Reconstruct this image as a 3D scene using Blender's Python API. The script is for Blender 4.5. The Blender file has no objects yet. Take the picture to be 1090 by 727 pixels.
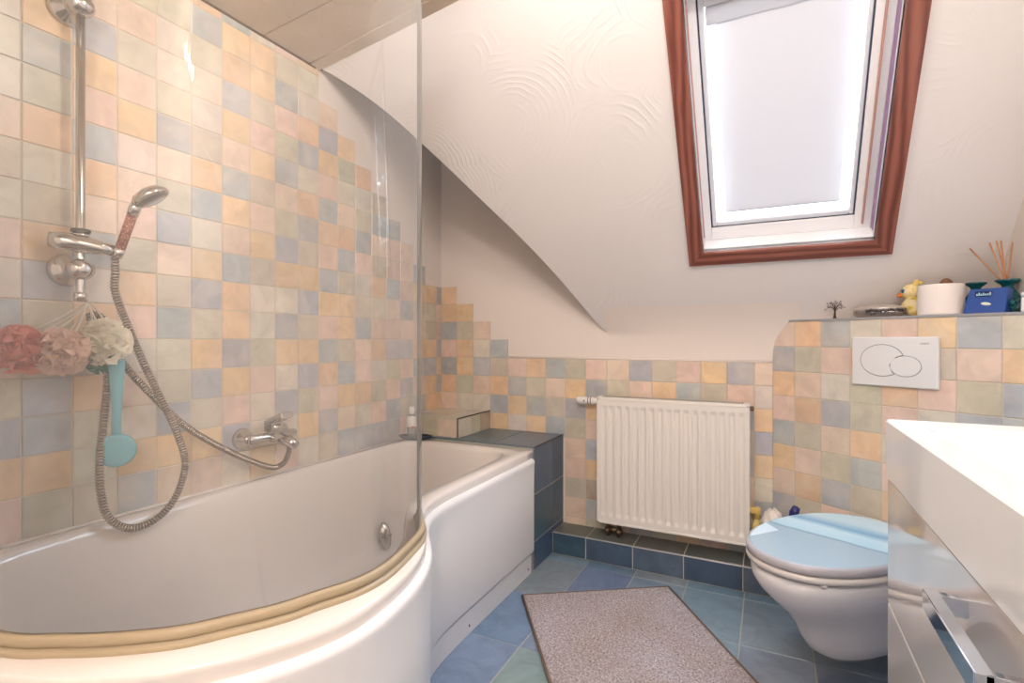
import bpy, bmesh, math, random
from mathutils import Vector, Matrix, noise
from math import sin, cos, pi, radians, sqrt, atan2
random.seed(7)
H = 0.952                       # camera height; everything below is written with z relative to the eye, then lifted
C = bpy.context.scene.collection

# ------------------------------------------------------------------ materials
def lin(c):
    return tuple(((x/12.92) if x <= .04045 else ((x+.055)/1.055)**2.4) for x in [v/255 for v in c]) + (1,)
def mat(name, col, rough=.4, metal=0, **kw):
    m = bpy.data.materials.new(name); m.use_nodes = True
    n = m.node_tree.nodes; b = n['Principled BSDF']
    b.inputs['Base Color'].default_value = lin(col); b.inputs['Roughness'].default_value = rough
    b.inputs['Metallic'].default_value = metal
    for k, v in kw.items(): b.inputs[k.replace('_', ' ')].default_value = v
    return m
def N(m, t): return m.node_tree.nodes.new(t)
def L(m, a, b): m.node_tree.links.new(a, b)
def coords(m, scale=(1,1,1), kind='Object'):
    tc = N(m, 'ShaderNodeTexCoord'); mp = N(m, 'ShaderNodeMapping'); mp.inputs['Scale'].default_value = scale
    L(m, tc.outputs[kind], mp.inputs['Vector']); return mp.outputs['Vector']
def noise_tex(m, vec, scale, detail=4, rough=.5, dist=0):
    t = N(m, 'ShaderNodeTexNoise'); L(m, vec, t.inputs['Vector']); t.inputs['Scale'].default_value = scale
    t.inputs['Detail'].default_value = detail; t.inputs['Roughness'].default_value = rough; t.inputs['Distortion'].default_value = dist
    return t.outputs['Fac']
def ramp(m, fac, stops):
    r = N(m, 'ShaderNodeValToRGB'); L(m, fac, r.inputs['Fac']); e = r.color_ramp.elements
    while len(e) < len(stops): e.new(.5)
    for i, (p, c) in enumerate(stops): e[i].position = p; e[i].color = c if len(c) == 4 else lin(c)
    return r.outputs['Color']
def bump(m, fac, strength, dist=.01):
    b = N(m, 'ShaderNodeBump'); b.inputs['Strength'].default_value = strength; b.inputs['Distance'].default_value = dist
    L(m, fac, b.inputs['Height']); L(m, b.outputs['Normal'], m.node_tree.nodes['Principled BSDF'].inputs['Normal']); return b
def bsdf(m): return m.node_tree.nodes['Principled BSDF']
def mixc(m, fac, a, b, mode='MIX'):
    x = N(m, 'ShaderNodeMix'); x.data_type = 'RGBA'; x.blend_type = mode
    for s, v in ((x.inputs[0], fac), (x.inputs[6], a), (x.inputs[7], b)):
        if hasattr(v, 'links') or hasattr(v, 'is_output'): L(m, v, s)
        else: s.default_value = v
    return x.outputs[2]

M = {}
M['plaster'] = mat('smooth_plaster', (232,222,214), .8)
v = coords(M['plaster']); bump(M['plaster'], noise_tex(M['plaster'], v, 25, 5), .12, .01)
# swirled plaster of the sloping wall: arcs combed round scattered centres
m = M['swirl'] = mat('swirled_plaster', (228,223,221), .75)
v = coords(m)
vo = N(m, 'ShaderNodeTexVoronoi'); vo.inputs['Scale'].default_value = 2.6; nv_ = N(m, 'ShaderNodeTexNoise'); nv_.inputs['Scale'].default_value = 2.2; L(m, v, nv_.inputs['Vector'])
vm = N(m, 'ShaderNodeVectorMath'); vm.operation = 'MULTIPLY_ADD'; L(m, nv_.outputs['Color'], vm.inputs[0]); vm.inputs[1].default_value = (.14,.14,.14); L(m, v, vm.inputs[2]); L(m, vm.outputs[0], vo.inputs['Vector'])
wob = noise_tex(m, v, 6, 3)
ad = N(m, 'ShaderNodeMath'); ad.operation = 'MULTIPLY_ADD'; L(m, wob, ad.inputs[0]); ad.inputs[1].default_value = .12; L(m, vo.outputs['Distance'], ad.inputs[2])
mu = N(m, 'ShaderNodeMath'); mu.operation = 'MULTIPLY'; L(m, ad.outputs[0], mu.inputs[0]); mu.inputs[1].default_value = 120
sn = N(m, 'ShaderNodeMath'); sn.operation = 'SINE'; L(m, mu.outputs[0], sn.inputs[0])
pw = N(m, 'ShaderNodeMath'); pw.operation = 'MAXIMUM'; L(m, sn.outputs[0], pw.inputs[0]); pw.inputs[1].default_value = .1
msk = ramp(m, noise_tex(m, v, 3.2, 3), [(.48,(0,0,0,1)),(.68,(1,1,1,1))])
mm = N(m, 'ShaderNodeMath'); mm.operation = 'MULTIPLY'; L(m, pw.outputs[0], mm.inputs[0]); L(m, msk, mm.inputs[1])
fn = noise_tex(m, v, 60, 5)
ma = N(m, 'ShaderNodeMath'); ma.operation = 'MULTIPLY_ADD'; L(m, fn, ma.inputs[0]); ma.inputs[1].default_value = .35; L(m, mm.outputs[0], ma.inputs[2])
bump(m, ma.outputs[0], .34, .004)

def tile_material(name, rough):
    m = mat(name, (200,190,170), rough)
    a = N(m, 'ShaderNodeAttribute'); a.attribute_name = 'Col'
    v = coords(m)
    n1 = ramp(m, noise_tex(m, v, 13, 5, .6, .6), [(.3,(.84,.84,.84,1)),(.7,(1.08,1.08,1.08,1))])
    c1 = mixc(m, 1.0, a.outputs['Color'], n1, 'MULTIPLY')
    n2 = ramp(m, noise_tex(m, v, 7, 3, .5, 1.0), [(.45,(0,0,0,1)),(.75,(.45,.45,.45,1))])
    c2 = mixc(m, n2, c1, lin((226,214,196)))
    L(m, c2, bsdf(m).inputs['Base Color'])
    bump(m, noise_tex(m, v, 40, 3), .08, .003)
    return m
M['tile'] = tile_material('pastel_wall_tile', .3)
M['grout'] = mat('grout', (206,194,178), .9)
M['bgrout'] = mat('floor_grout', (170,168,160), .85)
m = M['btile'] = mat('blue_slate_tile', (60,84,104), .28)
a = N(m, 'ShaderNodeAttribute'); a.attribute_name = 'Col'
v = coords(m)
n1 = ramp(m, noise_tex(m, v, 9, 7, .65, 1.2), [(.3,(.78,.79,.80,1)),(.7,(1.22,1.22,1.20,1))])
c1 = mixc(m, 1.0, a.outputs['Color'], n1, 'MULTIPLY')
L(m, c1, bsdf(m).inputs['Base Color'])
bump(m, noise_tex(m, v, 22, 6, .6), .12, .004)
M['white'] = mat('gloss_white', (242,238,234), .12)
M['acrylic'] = mat('bath_acrylic', (228,221,215), .13)
M['panel'] = mat('bath_panel', (236,234,234), .3)
M['ceramic'] = mat('white_ceramic', (240,240,240), .08)
M['toilet'] = mat('toilet_ceramic', (222,220,222), .1)
M['seatw'] = mat('seat_plastic', (222,215,210), .3)
M['plate'] = mat('flush_plate_plastic', (226,226,226), .3)
M['rad'] = mat('radiator_enamel', (234,228,220), .35)
M['radd'] = mat('radiator_grey', (120,112,104), .6)  # flat darker grey for grille slots and valve rings
M['brass'] = mat('dull_brass', (120,100,80), .4, .8)
M['chrome'] = mat('chrome', (205,203,200), .12, 1)
M['chromeb'] = mat('bright_chrome', (225,232,240), .06, 1)
M['hose'] = mat('steel_hose', (170,160,150), .25, 1)
M['dark'] = mat('dark_gap', (40,38,36), .7)
M['brown'] = mat('brown_trim', (92,70,55), .7)
M['seal'] = mat('yellowed_seal', (170,154,126), .4)
M['vanity'] = mat('glossy_cashmere_front', (212,203,196), .04)
M['vanity'].node_tree.nodes['Principled BSDF'].inputs['Coat Weight'].default_value = .6
M['carcass'] = mat('cabinet_side', (190,180,172), .3)
M['lining'] = mat('window_lining', (245,245,248), .4)
M['sash'] = mat('sash_frame', (222,226,234), .35)
M['gasket'] = mat('rubber_gasket', (60,70,95), .5)
M['copper'] = mat('copper_strip', (196,150,138), .4)
M['violet'] = mat('violet_guide', (170,140,175), .4)
# ceiling panels: stained, mildewed beige
m = M['ceil'] = mat('ceiling_panel', (200,184,166), .35)
v = coords(m)
c = ramp(m, noise_tex(m, v, 5, 6), [(.3,(196,178,158)),(.7,(214,198,180))])
sp = ramp(m, noise_tex(m, v, 90, 2), [(.68,(0,0,0,1)),(.74,(.5,.5,.5,1))])
c = mixc(m, sp, c, lin((120,108,92))); L(m, c, bsdf(m).inputs['Base Color'])
def wood(name, axis):
    m = mat(name, (140,74,60), .38)
    s = (14, 1.6, 14) if axis == 'y' else (1.6, 14, 14)
    v = coords(m, s)
    n_ = noise_tex(m, v, 1.6, 6, .6, 2.2)
    w = N(m, 'ShaderNodeTexWave'); w.wave_type = 'RINGS'; w.rings_direction = 'Z'; w.inputs['Scale'].default_value = .9
    w.inputs['Distortion'].default_value = 7; w.inputs['Detail'].default_value = 3; w.inputs['Detail Scale'].default_value = 1.2
    L(m, v, w.inputs['Vector'])
    f = mixc(m, .55, n_, w.outputs['Color'])
    c = ramp(m, f, [(.2,(104,56,46)),(.5,(134,78,64)),(.8,(152,94,78))])
    L(m, c, bsdf(m).inputs['Base Color']); bump(m, f, .1, .003); return m
M['woody'] = wood('mahogany_upright', 'y'); M['woodx'] = wood('mahogany_rail', 'x')
# carpet
m = M['mat'] = mat('looped_pile', (150,138,132), .95)
v = coords(m)
c = ramp(m, noise_tex(m, v, 160, 4, .7), [(.32,(112,102,100)),(.5,(166,156,154)),(.68,(208,200,200))])
c2 = ramp(m, noise_tex(m, v, 4, 3), [(.35,(.93,.89,.87,1)),(.65,(1.06,1.08,1.16,1))])
L(m, mixc(m, 1.0, c, c2, 'MULTIPLY'), bsdf(m).inputs['Base Color'])
w = N(m, 'ShaderNodeTexWave'); w.inputs['Scale'].default_value = 60; w.inputs['Distortion'].default_value = 4; L(m, v, w.inputs['Vector'])
bump(m, noise_tex(m, v, 140, 3), .9, .006)
# clear curved glass: fresnel reflection over transparency, with a diffuse white haze, part limescale, part painted-in brightness
def glassmat(name, tint, haze=.03, refl=1.0):
    m = bpy.data.materials.new(name); m.use_nodes = True; m.node_tree.nodes.clear()
    out = N(m, 'ShaderNodeOutputMaterial'); tr = N(m, 'ShaderNodeBsdfTransparent'); tr.inputs['Color'].default_value = tint
    gl = N(m, 'ShaderNodeBsdfGlossy'); gl.inputs['Roughness'].default_value = .02
    fr = N(m, 'ShaderNodeFresnel'); fr.inputs['IOR'].default_value = 1.5
    mx = N(m, 'ShaderNodeMixShader')
    sc = N(m, 'ShaderNodeMath'); sc.operation = 'MULTIPLY'; L(m, fr.outputs[0], sc.inputs[0]); sc.inputs[1].default_value = refl
    L(m, sc.outputs[0], mx.inputs[0]); L(m, tr.outputs[0], mx.inputs[1]); L(m, gl.outputs[0], mx.inputs[2])
    df = N(m, 'ShaderNodeBsdfDiffuse'); df.inputs['Color'].default_value = (.9,.88,.84,1)
    m2 = N(m, 'ShaderNodeMixShader'); m2.inputs[0].default_value = haze
    L(m, mx.outputs[0], m2.inputs[1]); L(m, df.outputs[0], m2.inputs[2]); L(m, m2.outputs[0], out.inputs[0]); return m
M['glass'] = glassmat('bath_screen_glass', (.99,.99,.985,1), .085, 1.05)
M['glassedge'] = glassmat('glass_edge', (.62,.60,.55,1), .25, 1)
M['pane'] = glassmat('window_glass', (1,1,1,1), 0, .3)
M['clear'] = glassmat('clear_plastic', (.88,.88,.88,1), .15, 1)
m = M['tealglass'] = mat('teal_glass', (14,96,104), .06, 0, Transmission_Weight=.35)
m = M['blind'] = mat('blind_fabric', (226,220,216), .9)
bsdf(m).inputs['Emission Color'].default_value = lin((214,216,226)); bsdf(m).inputs['Emission Strength'].default_value = .15  # faint emission stands in for daylight glowing through the fabric
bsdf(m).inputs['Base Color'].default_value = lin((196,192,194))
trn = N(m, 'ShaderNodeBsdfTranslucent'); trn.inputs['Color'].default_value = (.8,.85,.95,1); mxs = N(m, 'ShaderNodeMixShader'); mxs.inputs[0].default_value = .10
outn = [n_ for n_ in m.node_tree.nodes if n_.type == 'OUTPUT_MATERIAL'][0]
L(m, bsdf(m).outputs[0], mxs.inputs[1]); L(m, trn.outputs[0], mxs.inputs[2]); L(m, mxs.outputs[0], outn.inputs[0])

# ------------------------------------------------------------------ geometry helpers
def link(o, parent=None):
    C.objects.link(o)
    if parent: o.parent = parent
    return o
def obj(name, bm, m, parent=None, smooth=False, recalc=True):
    if recalc: bmesh.ops.recalc_face_normals(bm, faces=bm.faces)
    me = bpy.data.meshes.new(name); bm.to_mesh(me); bm.free()
    for x in (m if isinstance(m, (list, tuple)) else [m]): me.materials.append(x)
    if smooth:
        for p in me.polygons: p.use_smooth = True
    return link(bpy.data.objects.new(name, me), parent)
def tag(o, label=None, cat=None, group=None, kind=None):
    if label: o['label'] = label
    if cat: o['category'] = cat
    if group: o['group'] = group
    if kind: o['kind'] = kind
    return o
def empty(name, loc, label=None, cat=None, group=None, rz=0, kind=None):
    o = bpy.data.objects.new(name, None); o.empty_display_size = .05; link(o); o.location = loc; o.rotation_euler = (0,0,rz)
    return tag(o, label, cat, group, kind)
def struct(name, bm, m, parent=None, smooth=False):
    o = obj(name, bm, m, parent, smooth)
    if parent is None: o['kind'] = 'structure'
    return o
def B(): return bmesh.new()
def box(bm, a, b, bev=0, mi=0, M4=None):
    x0,y0,z0 = a; x1,y1,z1 = b
    n0 = len(bm.verts)
    r = bmesh.ops.create_cube(bm, size=1, matrix=Matrix.Translation(((x0+x1)/2,(y0+y1)/2,(z0+z1)/2)) @ Matrix.Diagonal((abs(x1-x0),abs(y1-y0),abs(z1-z0),1)))
    vs = r['verts']
    if bev:
        es = list({e for v in vs for e in v.link_edges})
        q = bmesh.ops.bevel(bm, geom=es, offset=bev, segments=2, profile=.5, affect='EDGES')
        vs = list({v for f in q['faces'] for v in f.verts} | {v for v in vs if v.is_valid})
    if M4 is not None:
        for v in vs: v.co = M4 @ v.co
    if mi:
        for f in {f for v in vs for f in v.link_faces}: f.material_index = mi
    return bm
def quad(bm, pts, mi=0):
    f = bm.faces.new([bm.verts.new(p) for p in pts]); f.material_index = mi; return f
def frame_at(d):
    d = Vector(d).normalized(); u = d.orthogonal().normalized(); return u, d.cross(u)
def tube(bm, pts, r, n=12, cap=True, radf=None):
    pts = [Vector(p) for p in pts]; rings = []
    u = None
    for i, p in enumerate(pts):
        d = (pts[min(i+1,len(pts)-1)] - pts[max(i-1,0)]).normalized()
        if u is None: u = d.orthogonal().normalized()
        else: u = (u - d*u.dot(d)).normalized()
        w = d.cross(u); rr = radf(i) if radf else (r[i] if isinstance(r, (list,tuple)) else r)
        rings.append([bm.verts.new(p + (u*cos(2*pi*k/n) + w*sin(2*pi*k/n))*rr) for k in range(n)])
    for a, b in zip(rings, rings[1:]):
        for k in range(n): bm.faces.new((a[k], a[(k+1)%n], b[(k+1)%n], b[k]))
    if cap: bm.faces.new(rings[0]); bm.faces.new(rings[-1])
    return bm
def lathe(bm, prof, n=32, Mx=None, cap=True):
    rings = []
    for r, z in prof:
        rings.append([bm.verts.new((r*cos(2*pi*k/n), r*sin(2*pi*k/n), z)) for k in range(n)])
    for a, b in zip(rings, rings[1:]):
        for k in range(n): bm.faces.new((a[k], a[(k+1)%n], b[(k+1)%n], b[k]))
    if cap:
        for r in (rings[0], rings[-1]): bm.faces.new(r)
    if Mx is not None:
        for r in rings:
            for v in r: v.co = Mx @ v.co
    return bm
def align(p, d):
    return Matrix.Translation(Vector(p)) @ Vector(d).to_track_quat('Z', 'Y').to_matrix().to_4x4()
def ball(bm, c, r, sx=1, sy=1, sz=1, seg=20):
    bmesh.ops.create_uvsphere(bm, u_segments=seg, v_segments=seg//2+2, radius=r, matrix=Matrix.Translation(c) @ Matrix.Diagonal((sx,sy,sz,1))); return bm
def loft(bm, loops, closed=True, cap0=False, cap1=False):
    rr = [[bm.verts.new(p) for p in lp] for lp in loops]; n = len(rr[0])
    for a, b in zip(rr, rr[1:]):
        for k in range(n if closed else n-1): bm.faces.new((a[k], a[(k+1)%n], b[(k+1)%n], b[k]))
    if cap0: bm.faces.new(rr[0])
    if cap1: bm.faces.new(rr[-1])
    return bm
def catmull(pts, sub=8):
    P = [Vector(p) for p in pts]; out = []
    for i in range(len(P)-1):
        p0, p1, p2, p3 = P[max(i-1,0)], P[i], P[i+1], P[min(i+2,len(P)-1)]
        for s in range(sub):
            t = s/sub
            out.append(.5*((2*p1)+(p2-p0)*t+(2*p0-5*p1+4*p2-p3)*t*t+(3*p1-p0-3*p2+p3)*t**3))
    out.append(P[-1]); return out
def resample(pts, step):
    out = [pts[0]]; acc = 0
    for a, b in zip(pts, pts[1:]):
        d = (b-a).length; t = step-acc
        while t <= d: out.append(a.lerp(b, t/d)); t += step
        acc = (acc+d) % step
    return out
def chaikin(p, it=2, closed=False):
    for _ in range(it):
        q = [] if closed else [p[0]]
        n = len(p)
        for i in range(n if closed else n-1):
            a, b = p[i], p[(i+1)%n]
            q += [tuple(.75*x+.25*y for x,y in zip(a,b)), tuple(.25*x+.75*y for x,y in zip(a,b))]
        if not closed: q.append(p[-1])
        p = q
    return p
def extrude_poly(bm, poly, d):        # polygon (3D points) extruded by vector d into a closed solid
    a = [bm.verts.new(p) for p in poly]; b = [bm.verts.new(Vector(p)+Vector(d)) for p in poly]
    bm.faces.new(a); bm.faces.new(list(reversed(b))); n = len(a)
    for i in range(n): bm.faces.new((a[i], a[(i+1)%n], b[(i+1)%n], b[i]))
    return bm

# ------------------------------------------------------------------ tiles
PAL = {'O':(230,200,164),'P':(228,204,188),'G':(204,198,180),'B':(184,187,191),'C':(220,211,198),'D':(180,162,142)}
def clip(poly, hp):
    for (a, b, c) in hp:
        out = []
        for i in range(len(poly)):
            p, q = poly[i], poly[(i+1)%len(poly)]
            fp, fq = a*p[0]+b*p[1]-c, a*q[0]+b*q[1]-c
            if fp >= 0: out.append(p)
            if (fp >= 0) != (fq >= 0):
                t = fp/(fp-fq); out.append((p[0]+(q[0]-p[0])*t, p[1]+(q[1]-p[1])*t))
        poly = out
        if not poly: return []
    return poly
def tile_mesh(name, parent, O, U, V, Nn, rects, palette=PAL, mt=None, gap=.0024, t=.006, halfplanes=None, grout=None, jitter=.03, mi_g=1):
    """raised bevelled tiles in one mesh over a grout bed; O origin, U,V in-plane axes, Nn towards the room"""
    bm = B(); col = bm.loops.layers.float_color.new('Col')
    O, U, V, Nn = map(Vector, (O, U, V, Nn)); rnd = random.Random(sum(map(ord, name))+len(rects))
    for (u0, u1, v0, v1, ch) in rects:
        def ring(ins, h):
            poly = [(u0+ins,v0+ins),(u1-ins,v0+ins),(u1-ins,v1-ins),(u0+ins,v1-ins)]
            if halfplanes: poly = clip(poly, [(a,b,c+ins*sqrt(a*a+b*b)) for a,b,c in halfplanes])
            return [O+U*p[0]+V*p[1]+Nn*h for p in poly]
        if u1-u0 < .012 or v1-v0 < .012: continue
        r0, r1, r2 = ring(gap/2, 0), ring(gap/2, t*.6), ring(gap/2+.0016, t)
        if not r2 or len(r0) != len(r2) or len(r1) != len(r2): continue
        base = palette[ch] if isinstance(ch, str) else ch
        j = [rnd.uniform(-jitter, jitter) for _ in range(3)]; a = rnd.uniform(-jitter, jitter)
        cc = [min(1,max(0,x/255*(1+a)+q*.4)) for x, q in zip(base, j)]
        cl = lin([x*255 for x in cc])
        A, Bq, Cq = [[bm.verts.new(p) for p in r] for r in (r0, r1, r2)]; n = len(A)
        fs = [bm.faces.new(Cq)]
        for i in range(n):
            fs.append(bm.faces.new((A[i],A[(i+1)%n],Bq[(i+1)%n],Bq[i]))); fs.append(bm.faces.new((Bq[i],Bq[(i+1)%n],Cq[(i+1)%n],Cq[i])))
        for f in fs:
            for l in f.loops: l[col] = cl
        # grout bed
        g = [bm.verts.new(O+U*p[0]+V*p[1]+Nn*(t*.62)) for p in (clip([(u0,v0),(u1,v0),(u1,v1),(u0,v1)], halfplanes) if halfplanes else [(u0,v0),(u1,v0),(u1,v1),(u0,v1)])]
        if len(g) > 2: f = bm.faces.new(g); f.material_index = 1
    return obj(name, bm, [mt or M['tile'], grout or M['grout']], parent)
rk = lambda k: -.089 + .0921*k       # row k spans rk(k)..rk(k+1)

# ------------------------------------------------------------------ room shell
Zc = 1.05; Yn = -3.25; XR = 2.2; TA = radians(35)
TD = Vector((cos(TA), -sin(TA), 0)); TN = Vector((-sin(TA), -cos(TA), 0)); TO = Vector((1.568, 0, 0))   # toilet wall: along, out to room
T1 = (XR-1.568)/cos(TA)
bm = B(); box(bm, (-.1, Yn-.1, -.952-.06), (XR+.1, .1, -.952-.004)); floor = struct('floor', bm, M['bgrout'])
FP = {'a':(120,136,150),'b':(110,129,147),'c':(126,140,150),'d':(114,134,157)}
rects = []
xs = [-.0] + [.66+.2*i for i in range(-3, 9)] ; rf = random.Random(3)
ys = [-.142, -.21] + [-.21-.3225*i for i in range(1, 11)]
for i in range(-4, 9):
    for j in range(len(ys)-1):
        x0 = .66+.2025*i
        if x0 > XR or x0+.2025 < .3: continue
        rects.append((max(x0,.3), min(x0+.2025, XR), ys[j+1], ys[j], rf.choice('abcd')))
tile_mesh('floor_tiles', floor, (0,0,-.957), (1,0,0), (0,1,0), (0,0,1), rects, FP, M['btile'], .0035, .005, None, M['bgrout'], .05)

bm = B(); box(bm, (-.1, Yn-.1, -.95), (0, .1, 1.5)); wl = struct('wall_left', bm, M['plaster'])
# left wall tiles, columns from the far corner towards the camera (rows listed top to bottom)
cols = {
 0:'BPPBOBOB', 1:'OGGOBOOG', 2:'BOGPOBPBG', 3:'PPPBPBPBGP', 4:'BPPBPPBGPB', 5:'GBPGOGPOCGP',
 6:'OCGBPCGBPPOG', 7:'OGCPOBGOOGBOP', 8:'PBOPBOPBOPBOPBG', }
full = {   # columns 9.. run to the ceiling: first row is the partial one under the ceiling
 9:'OCCOBCOBGOBGOBGOC', 10:'PGBPGBPGBOCBOCBCP', 11:'COOGPOGPOGCCGPCCO', 12:'BOOBOPBOPBOOBOPBC', 13:'OBGPCGOBCOBGOBGOP', 14:'CGCPGBPGBPGBCGBOP', 15:'OGPGPOCPPGOPCPCOB', 16:'BOPBOPBOPBCOGOGGG', 17:'OBGOBGOCGOBGGBBOG', 18:'PGBCGCPGCPCBPGBOP'}
rects = []
kb = -4
def colx(j): return (0, .05) if j == 0 else (.05+.1*(j-1), .05+.1*j)
tops = {0:4,1:4,2:5,3:6,4:7,5:8,6:9,7:10,8:11}
for j in range(0, 22):
    d0, d1 = colx(j)
    if j in tops: kt = tops[j]; s = cols[j]
    else: kt = 13; s = full.get(j, full[9+j%9])
    for i in range(kt-kb):
        k = kt-1-i
        if j > 8 and i == 0: v0, v1 = rk(12), Zc-.002
        else: v0, v1 = rk(k), rk(k+1)
        if k == kb: v0 = -.482
        ch = s[i] if i < len(s) else 'PGBOC'[(i*7+j*3)%5]
        rects.append((d0, d1, v0, v1, ch))
tile_mesh('wall_tiles', wl, (0,0,0), (0,-1,0), (0,0,1), (1,0,0), rects)

bm = B(); box(bm, (-.1, 0, -.95), (XR+.1, .1, .12)); box(bm, (-.1, 0, .12), (1.12, .1, 1.5)); wb = struct('wall_back', bm, M['plaster'])
brows = {3:'O',2:'OO',1:'BGP',0:'POCB',-1:'BOBGPOBGPPBGPOBP',-2:'OGPOBGPOBGPOBGPC',-3:'PCCBOBGBOGPBOCBO',-4:'PGBOCOBGPOBGPOGB',
 -5:'CPGOBPGPBOPGBOBO',-6:'OBPCOPBPOGBPOGPC',-7:'GPCOBGPGDPOBGPOB',-8:'PBGOPOGPBOGPBOGP',-9:'GOPBGOBPGPBGOPBG'}
rects = []
for k, s in brows.items():
    for i, ch in enumerate(s):
        u0, u1 = i*.1, (i+1)*.1
        if i == 15: u1 = 1.568
        v0 = rk(k) if k > -9 else -.95
        if u0 < .69 and k < -4: continue
        rects.append((u0, u1, v0, rk(k+1), ch))
tile_mesh('wall_tiles', wb, (0,0,0), (1,0,0), (0,0,1), (0,-1,0), rects)
bm = B(); tube(bm, [(.405,-.002,rk(0)+.004),(1.565,-.002,rk(0)+.004)], .005, 8); obj('tile_edging', bm, M['plaster'], wb, True)

bm = B(); box(bm, (XR, Yn-.1, -.95), (XR+.1, .1, 1.5)); struct('wall_right', bm, M['plaster'])
bm = B(); box(bm, (-.1, Yn-.1, -.95), (XR+.1, Yn, 1.5)); struct('wall_front', bm, M['plaster'])
# recess behind the sloping wall above the bath: partition and top
bm = B(); box(bm, (1.08, -.86, .12), (1.12, 0, 1.5)); 
bmesh.ops.delete(bm, geom=list(bm.faces), context='FACES_ONLY') if False else None
bm.free()
bm = B(); extrude_poly(bm, [(1.09,0,.10),(1.09,0,1.5),(1.09,-1.19,1.5)], (.03,0,0)); struct('wall_recess', bm, M['plaster'])
bm = B(); box(bm, (-.1, -1.3, 1.5), (1.12, .1, 1.54)); struct('ceiling_recess', bm, M['plaster'])

# sloping wall, 50 degrees, meets the back wall along a swept edge over the bath
SL = 1.2
def onS(x, v): # v measured up the slope from its foot line (y=0, z=.03)
    q = sqrt(1+SL*SL); return Vector((x, -v/q, .03+v*SL/q))
def vof(y): return -y*sqrt(1+SL*SL)
cut = [(0,-.853),(.044,-.833),(.102,-.80),(.158,-.765),(.215,-.724),(.266,-.682),(.315,-.636),(.36,-.594),(.421,-.535),(.521,-.436),(.616,-.342),(.712,-.236),(.808,-.113),(.863,-.040),(.905,0)]
vt = vof(-(Zc+.24-.03)/SL)
x0, x1 = 1.335, 1.860; w0, w1 = .388, 1.25
bm = B(); nrm = Vector((0, .768, .64))*.02
cc = catmull([(x, vof(y), 0) for x, y in cut], 4)
left = [onS(p.x, max(p.y,0)) for p in cc] + [onS(x0, 0), onS(x0, vt), onS(0, vt)]
extrude_poly(bm, left, nrm)
extrude_poly(bm, [onS(x0,0),onS(x1,0),onS(x1,w0),onS(x0,w0)], nrm)
extrude_poly(bm, [onS(x0,w1),onS(x1,w1),onS(x1,vt),onS(x0,vt)], nrm)
extrude_poly(bm, [onS(x1,0),onS(XR,0),onS(XR,vt),onS(x1,vt)], nrm)
slope = struct('wall_slope', bm, M['swirl'])
# soft rounded foot of the slope
bm = B()
ar = []
for k in range(17):
    t_ = k/16; P0, P1, P2 = Vector((0,0,-.086)), Vector((0,0,.03)), Vector((0,-.0925,.141))
    ar.append(P0*(1-t_)**2+P1*2*t_*(1-t_)+P2*t_*t_)
loops = []
for X, s in ((.903,0.0),(.93,.12),(.97,.35),(1.03,.7),(1.12,1),(1.3,1),(1.66,1)):
    lp = []
    for p in ar:
        yy = p.y; base = -max((p.z-.03)/SL, 0)
        lp.append((X, base + (yy-base)*s - .0008*s, p.z))
    loops.append(lp)
loft(bm, loops, closed=False); obj('coving', bm, M['plaster'], slope, True)

# ceiling
RISE = .083
def tilt(bm):
    for v in bm.verts: v.co.z += RISE*max(v.co.x, 0)
    return bm
bm = B(); box(bm, (-.1, Yn-.1, Zc), (0, -.83, Zc+.05)); box(bm, (0, Yn-.1, Zc), (XR+.1, -.83, Zc+.05)); tilt(bm); ceil = struct('ceiling', bm, M['dark'])
bm = B(); y = -.905; i = 0
while y > Yn:
    box(bm, (.012, max(y-.196,Yn), Zc-.008), (XR, y-.0, Zc+.001), .0012); y -= .2
obj('ceiling_panels', tilt(bm), M['ceil'], ceil)
bm = B(); extrude_poly(bm, [(.0,-.850,Zc-.010),(XR,-.95,Zc-.010),(XR,-1.06,Zc-.010),(.0,-.895,Zc-.010)], (0,0,.02)); obj('edge_batten', tilt(bm), M['ceil'], ceil)
bm = B(); box(bm, (.006, Yn, Zc-.011), (.014, -.87, Zc)); obj('edge_strip', bm, M['brown'], ceil)

# toilet wall (set at an angle) with shelf on top
bm = B(); zt = .076
top = [TO, TO+TD*T1, Vector((XR, 0.0, 0))]
curve = [(0,-.075),(.004,-.03),(.012,.003),(.019,.026),(.039,.058),(.066,zt)]
face = [TO+TD*t+Vector((0,0,z)) for t, z in [(0,-.95)]+curve+[(T1,zt),(T1,-.95)]]
a = [bm.verts.new(p) for p in face]
b = [bm.verts.new(Vector((p.x, 0.03, p.z))) for p in face]
bm.faces.new(a); bm.faces.new(list(reversed(b))); n_ = len(a)
for i in range(n_): bm.faces.new((a[i],a[(i+1)%n_],b[(i+1)%n_],b[i]))
tw = struct('wall_toilet', bm, M['plaster'])
us = [0,.091,.1895,.2895,.388,.489,.587,.69,T1]
tr = ['POBCPOBG','BGPOCGPO','OPCGOPGB','POBGPCBB','BGPOCOGP','OPGBPGPO','POBGOBCP','BGPCBPOG','GCOPGOBP','PBGOPGBO']
vb = [zt-.006, -.0255] + [-.0255-.0945*i for i in range(1, 12)]
hp = [(1,0,0)]
cv = [(0,-.075),(.004,-.03),(.012,.003),(.019,.026),(.039,.058),(.066,zt)]
for (p, q) in zip(cv, cv[1:]):
    dx, dz = q[0]-p[0], q[1]-p[1]; a_, b_ = dz, -dx     # inside is to the right of the rising curve
    hp.append((a_, b_, a_*p[0]+b_*p[1]))
rects = []
for r in range(10):
    for i in range(8):
        v0 = max(vb[r+1], -.945)
        if vb[r] - v0 > .015: rects.append((us[i], us[i+1], v0, vb[r], tr[r][i]))
O3 = TO.copy()
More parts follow.
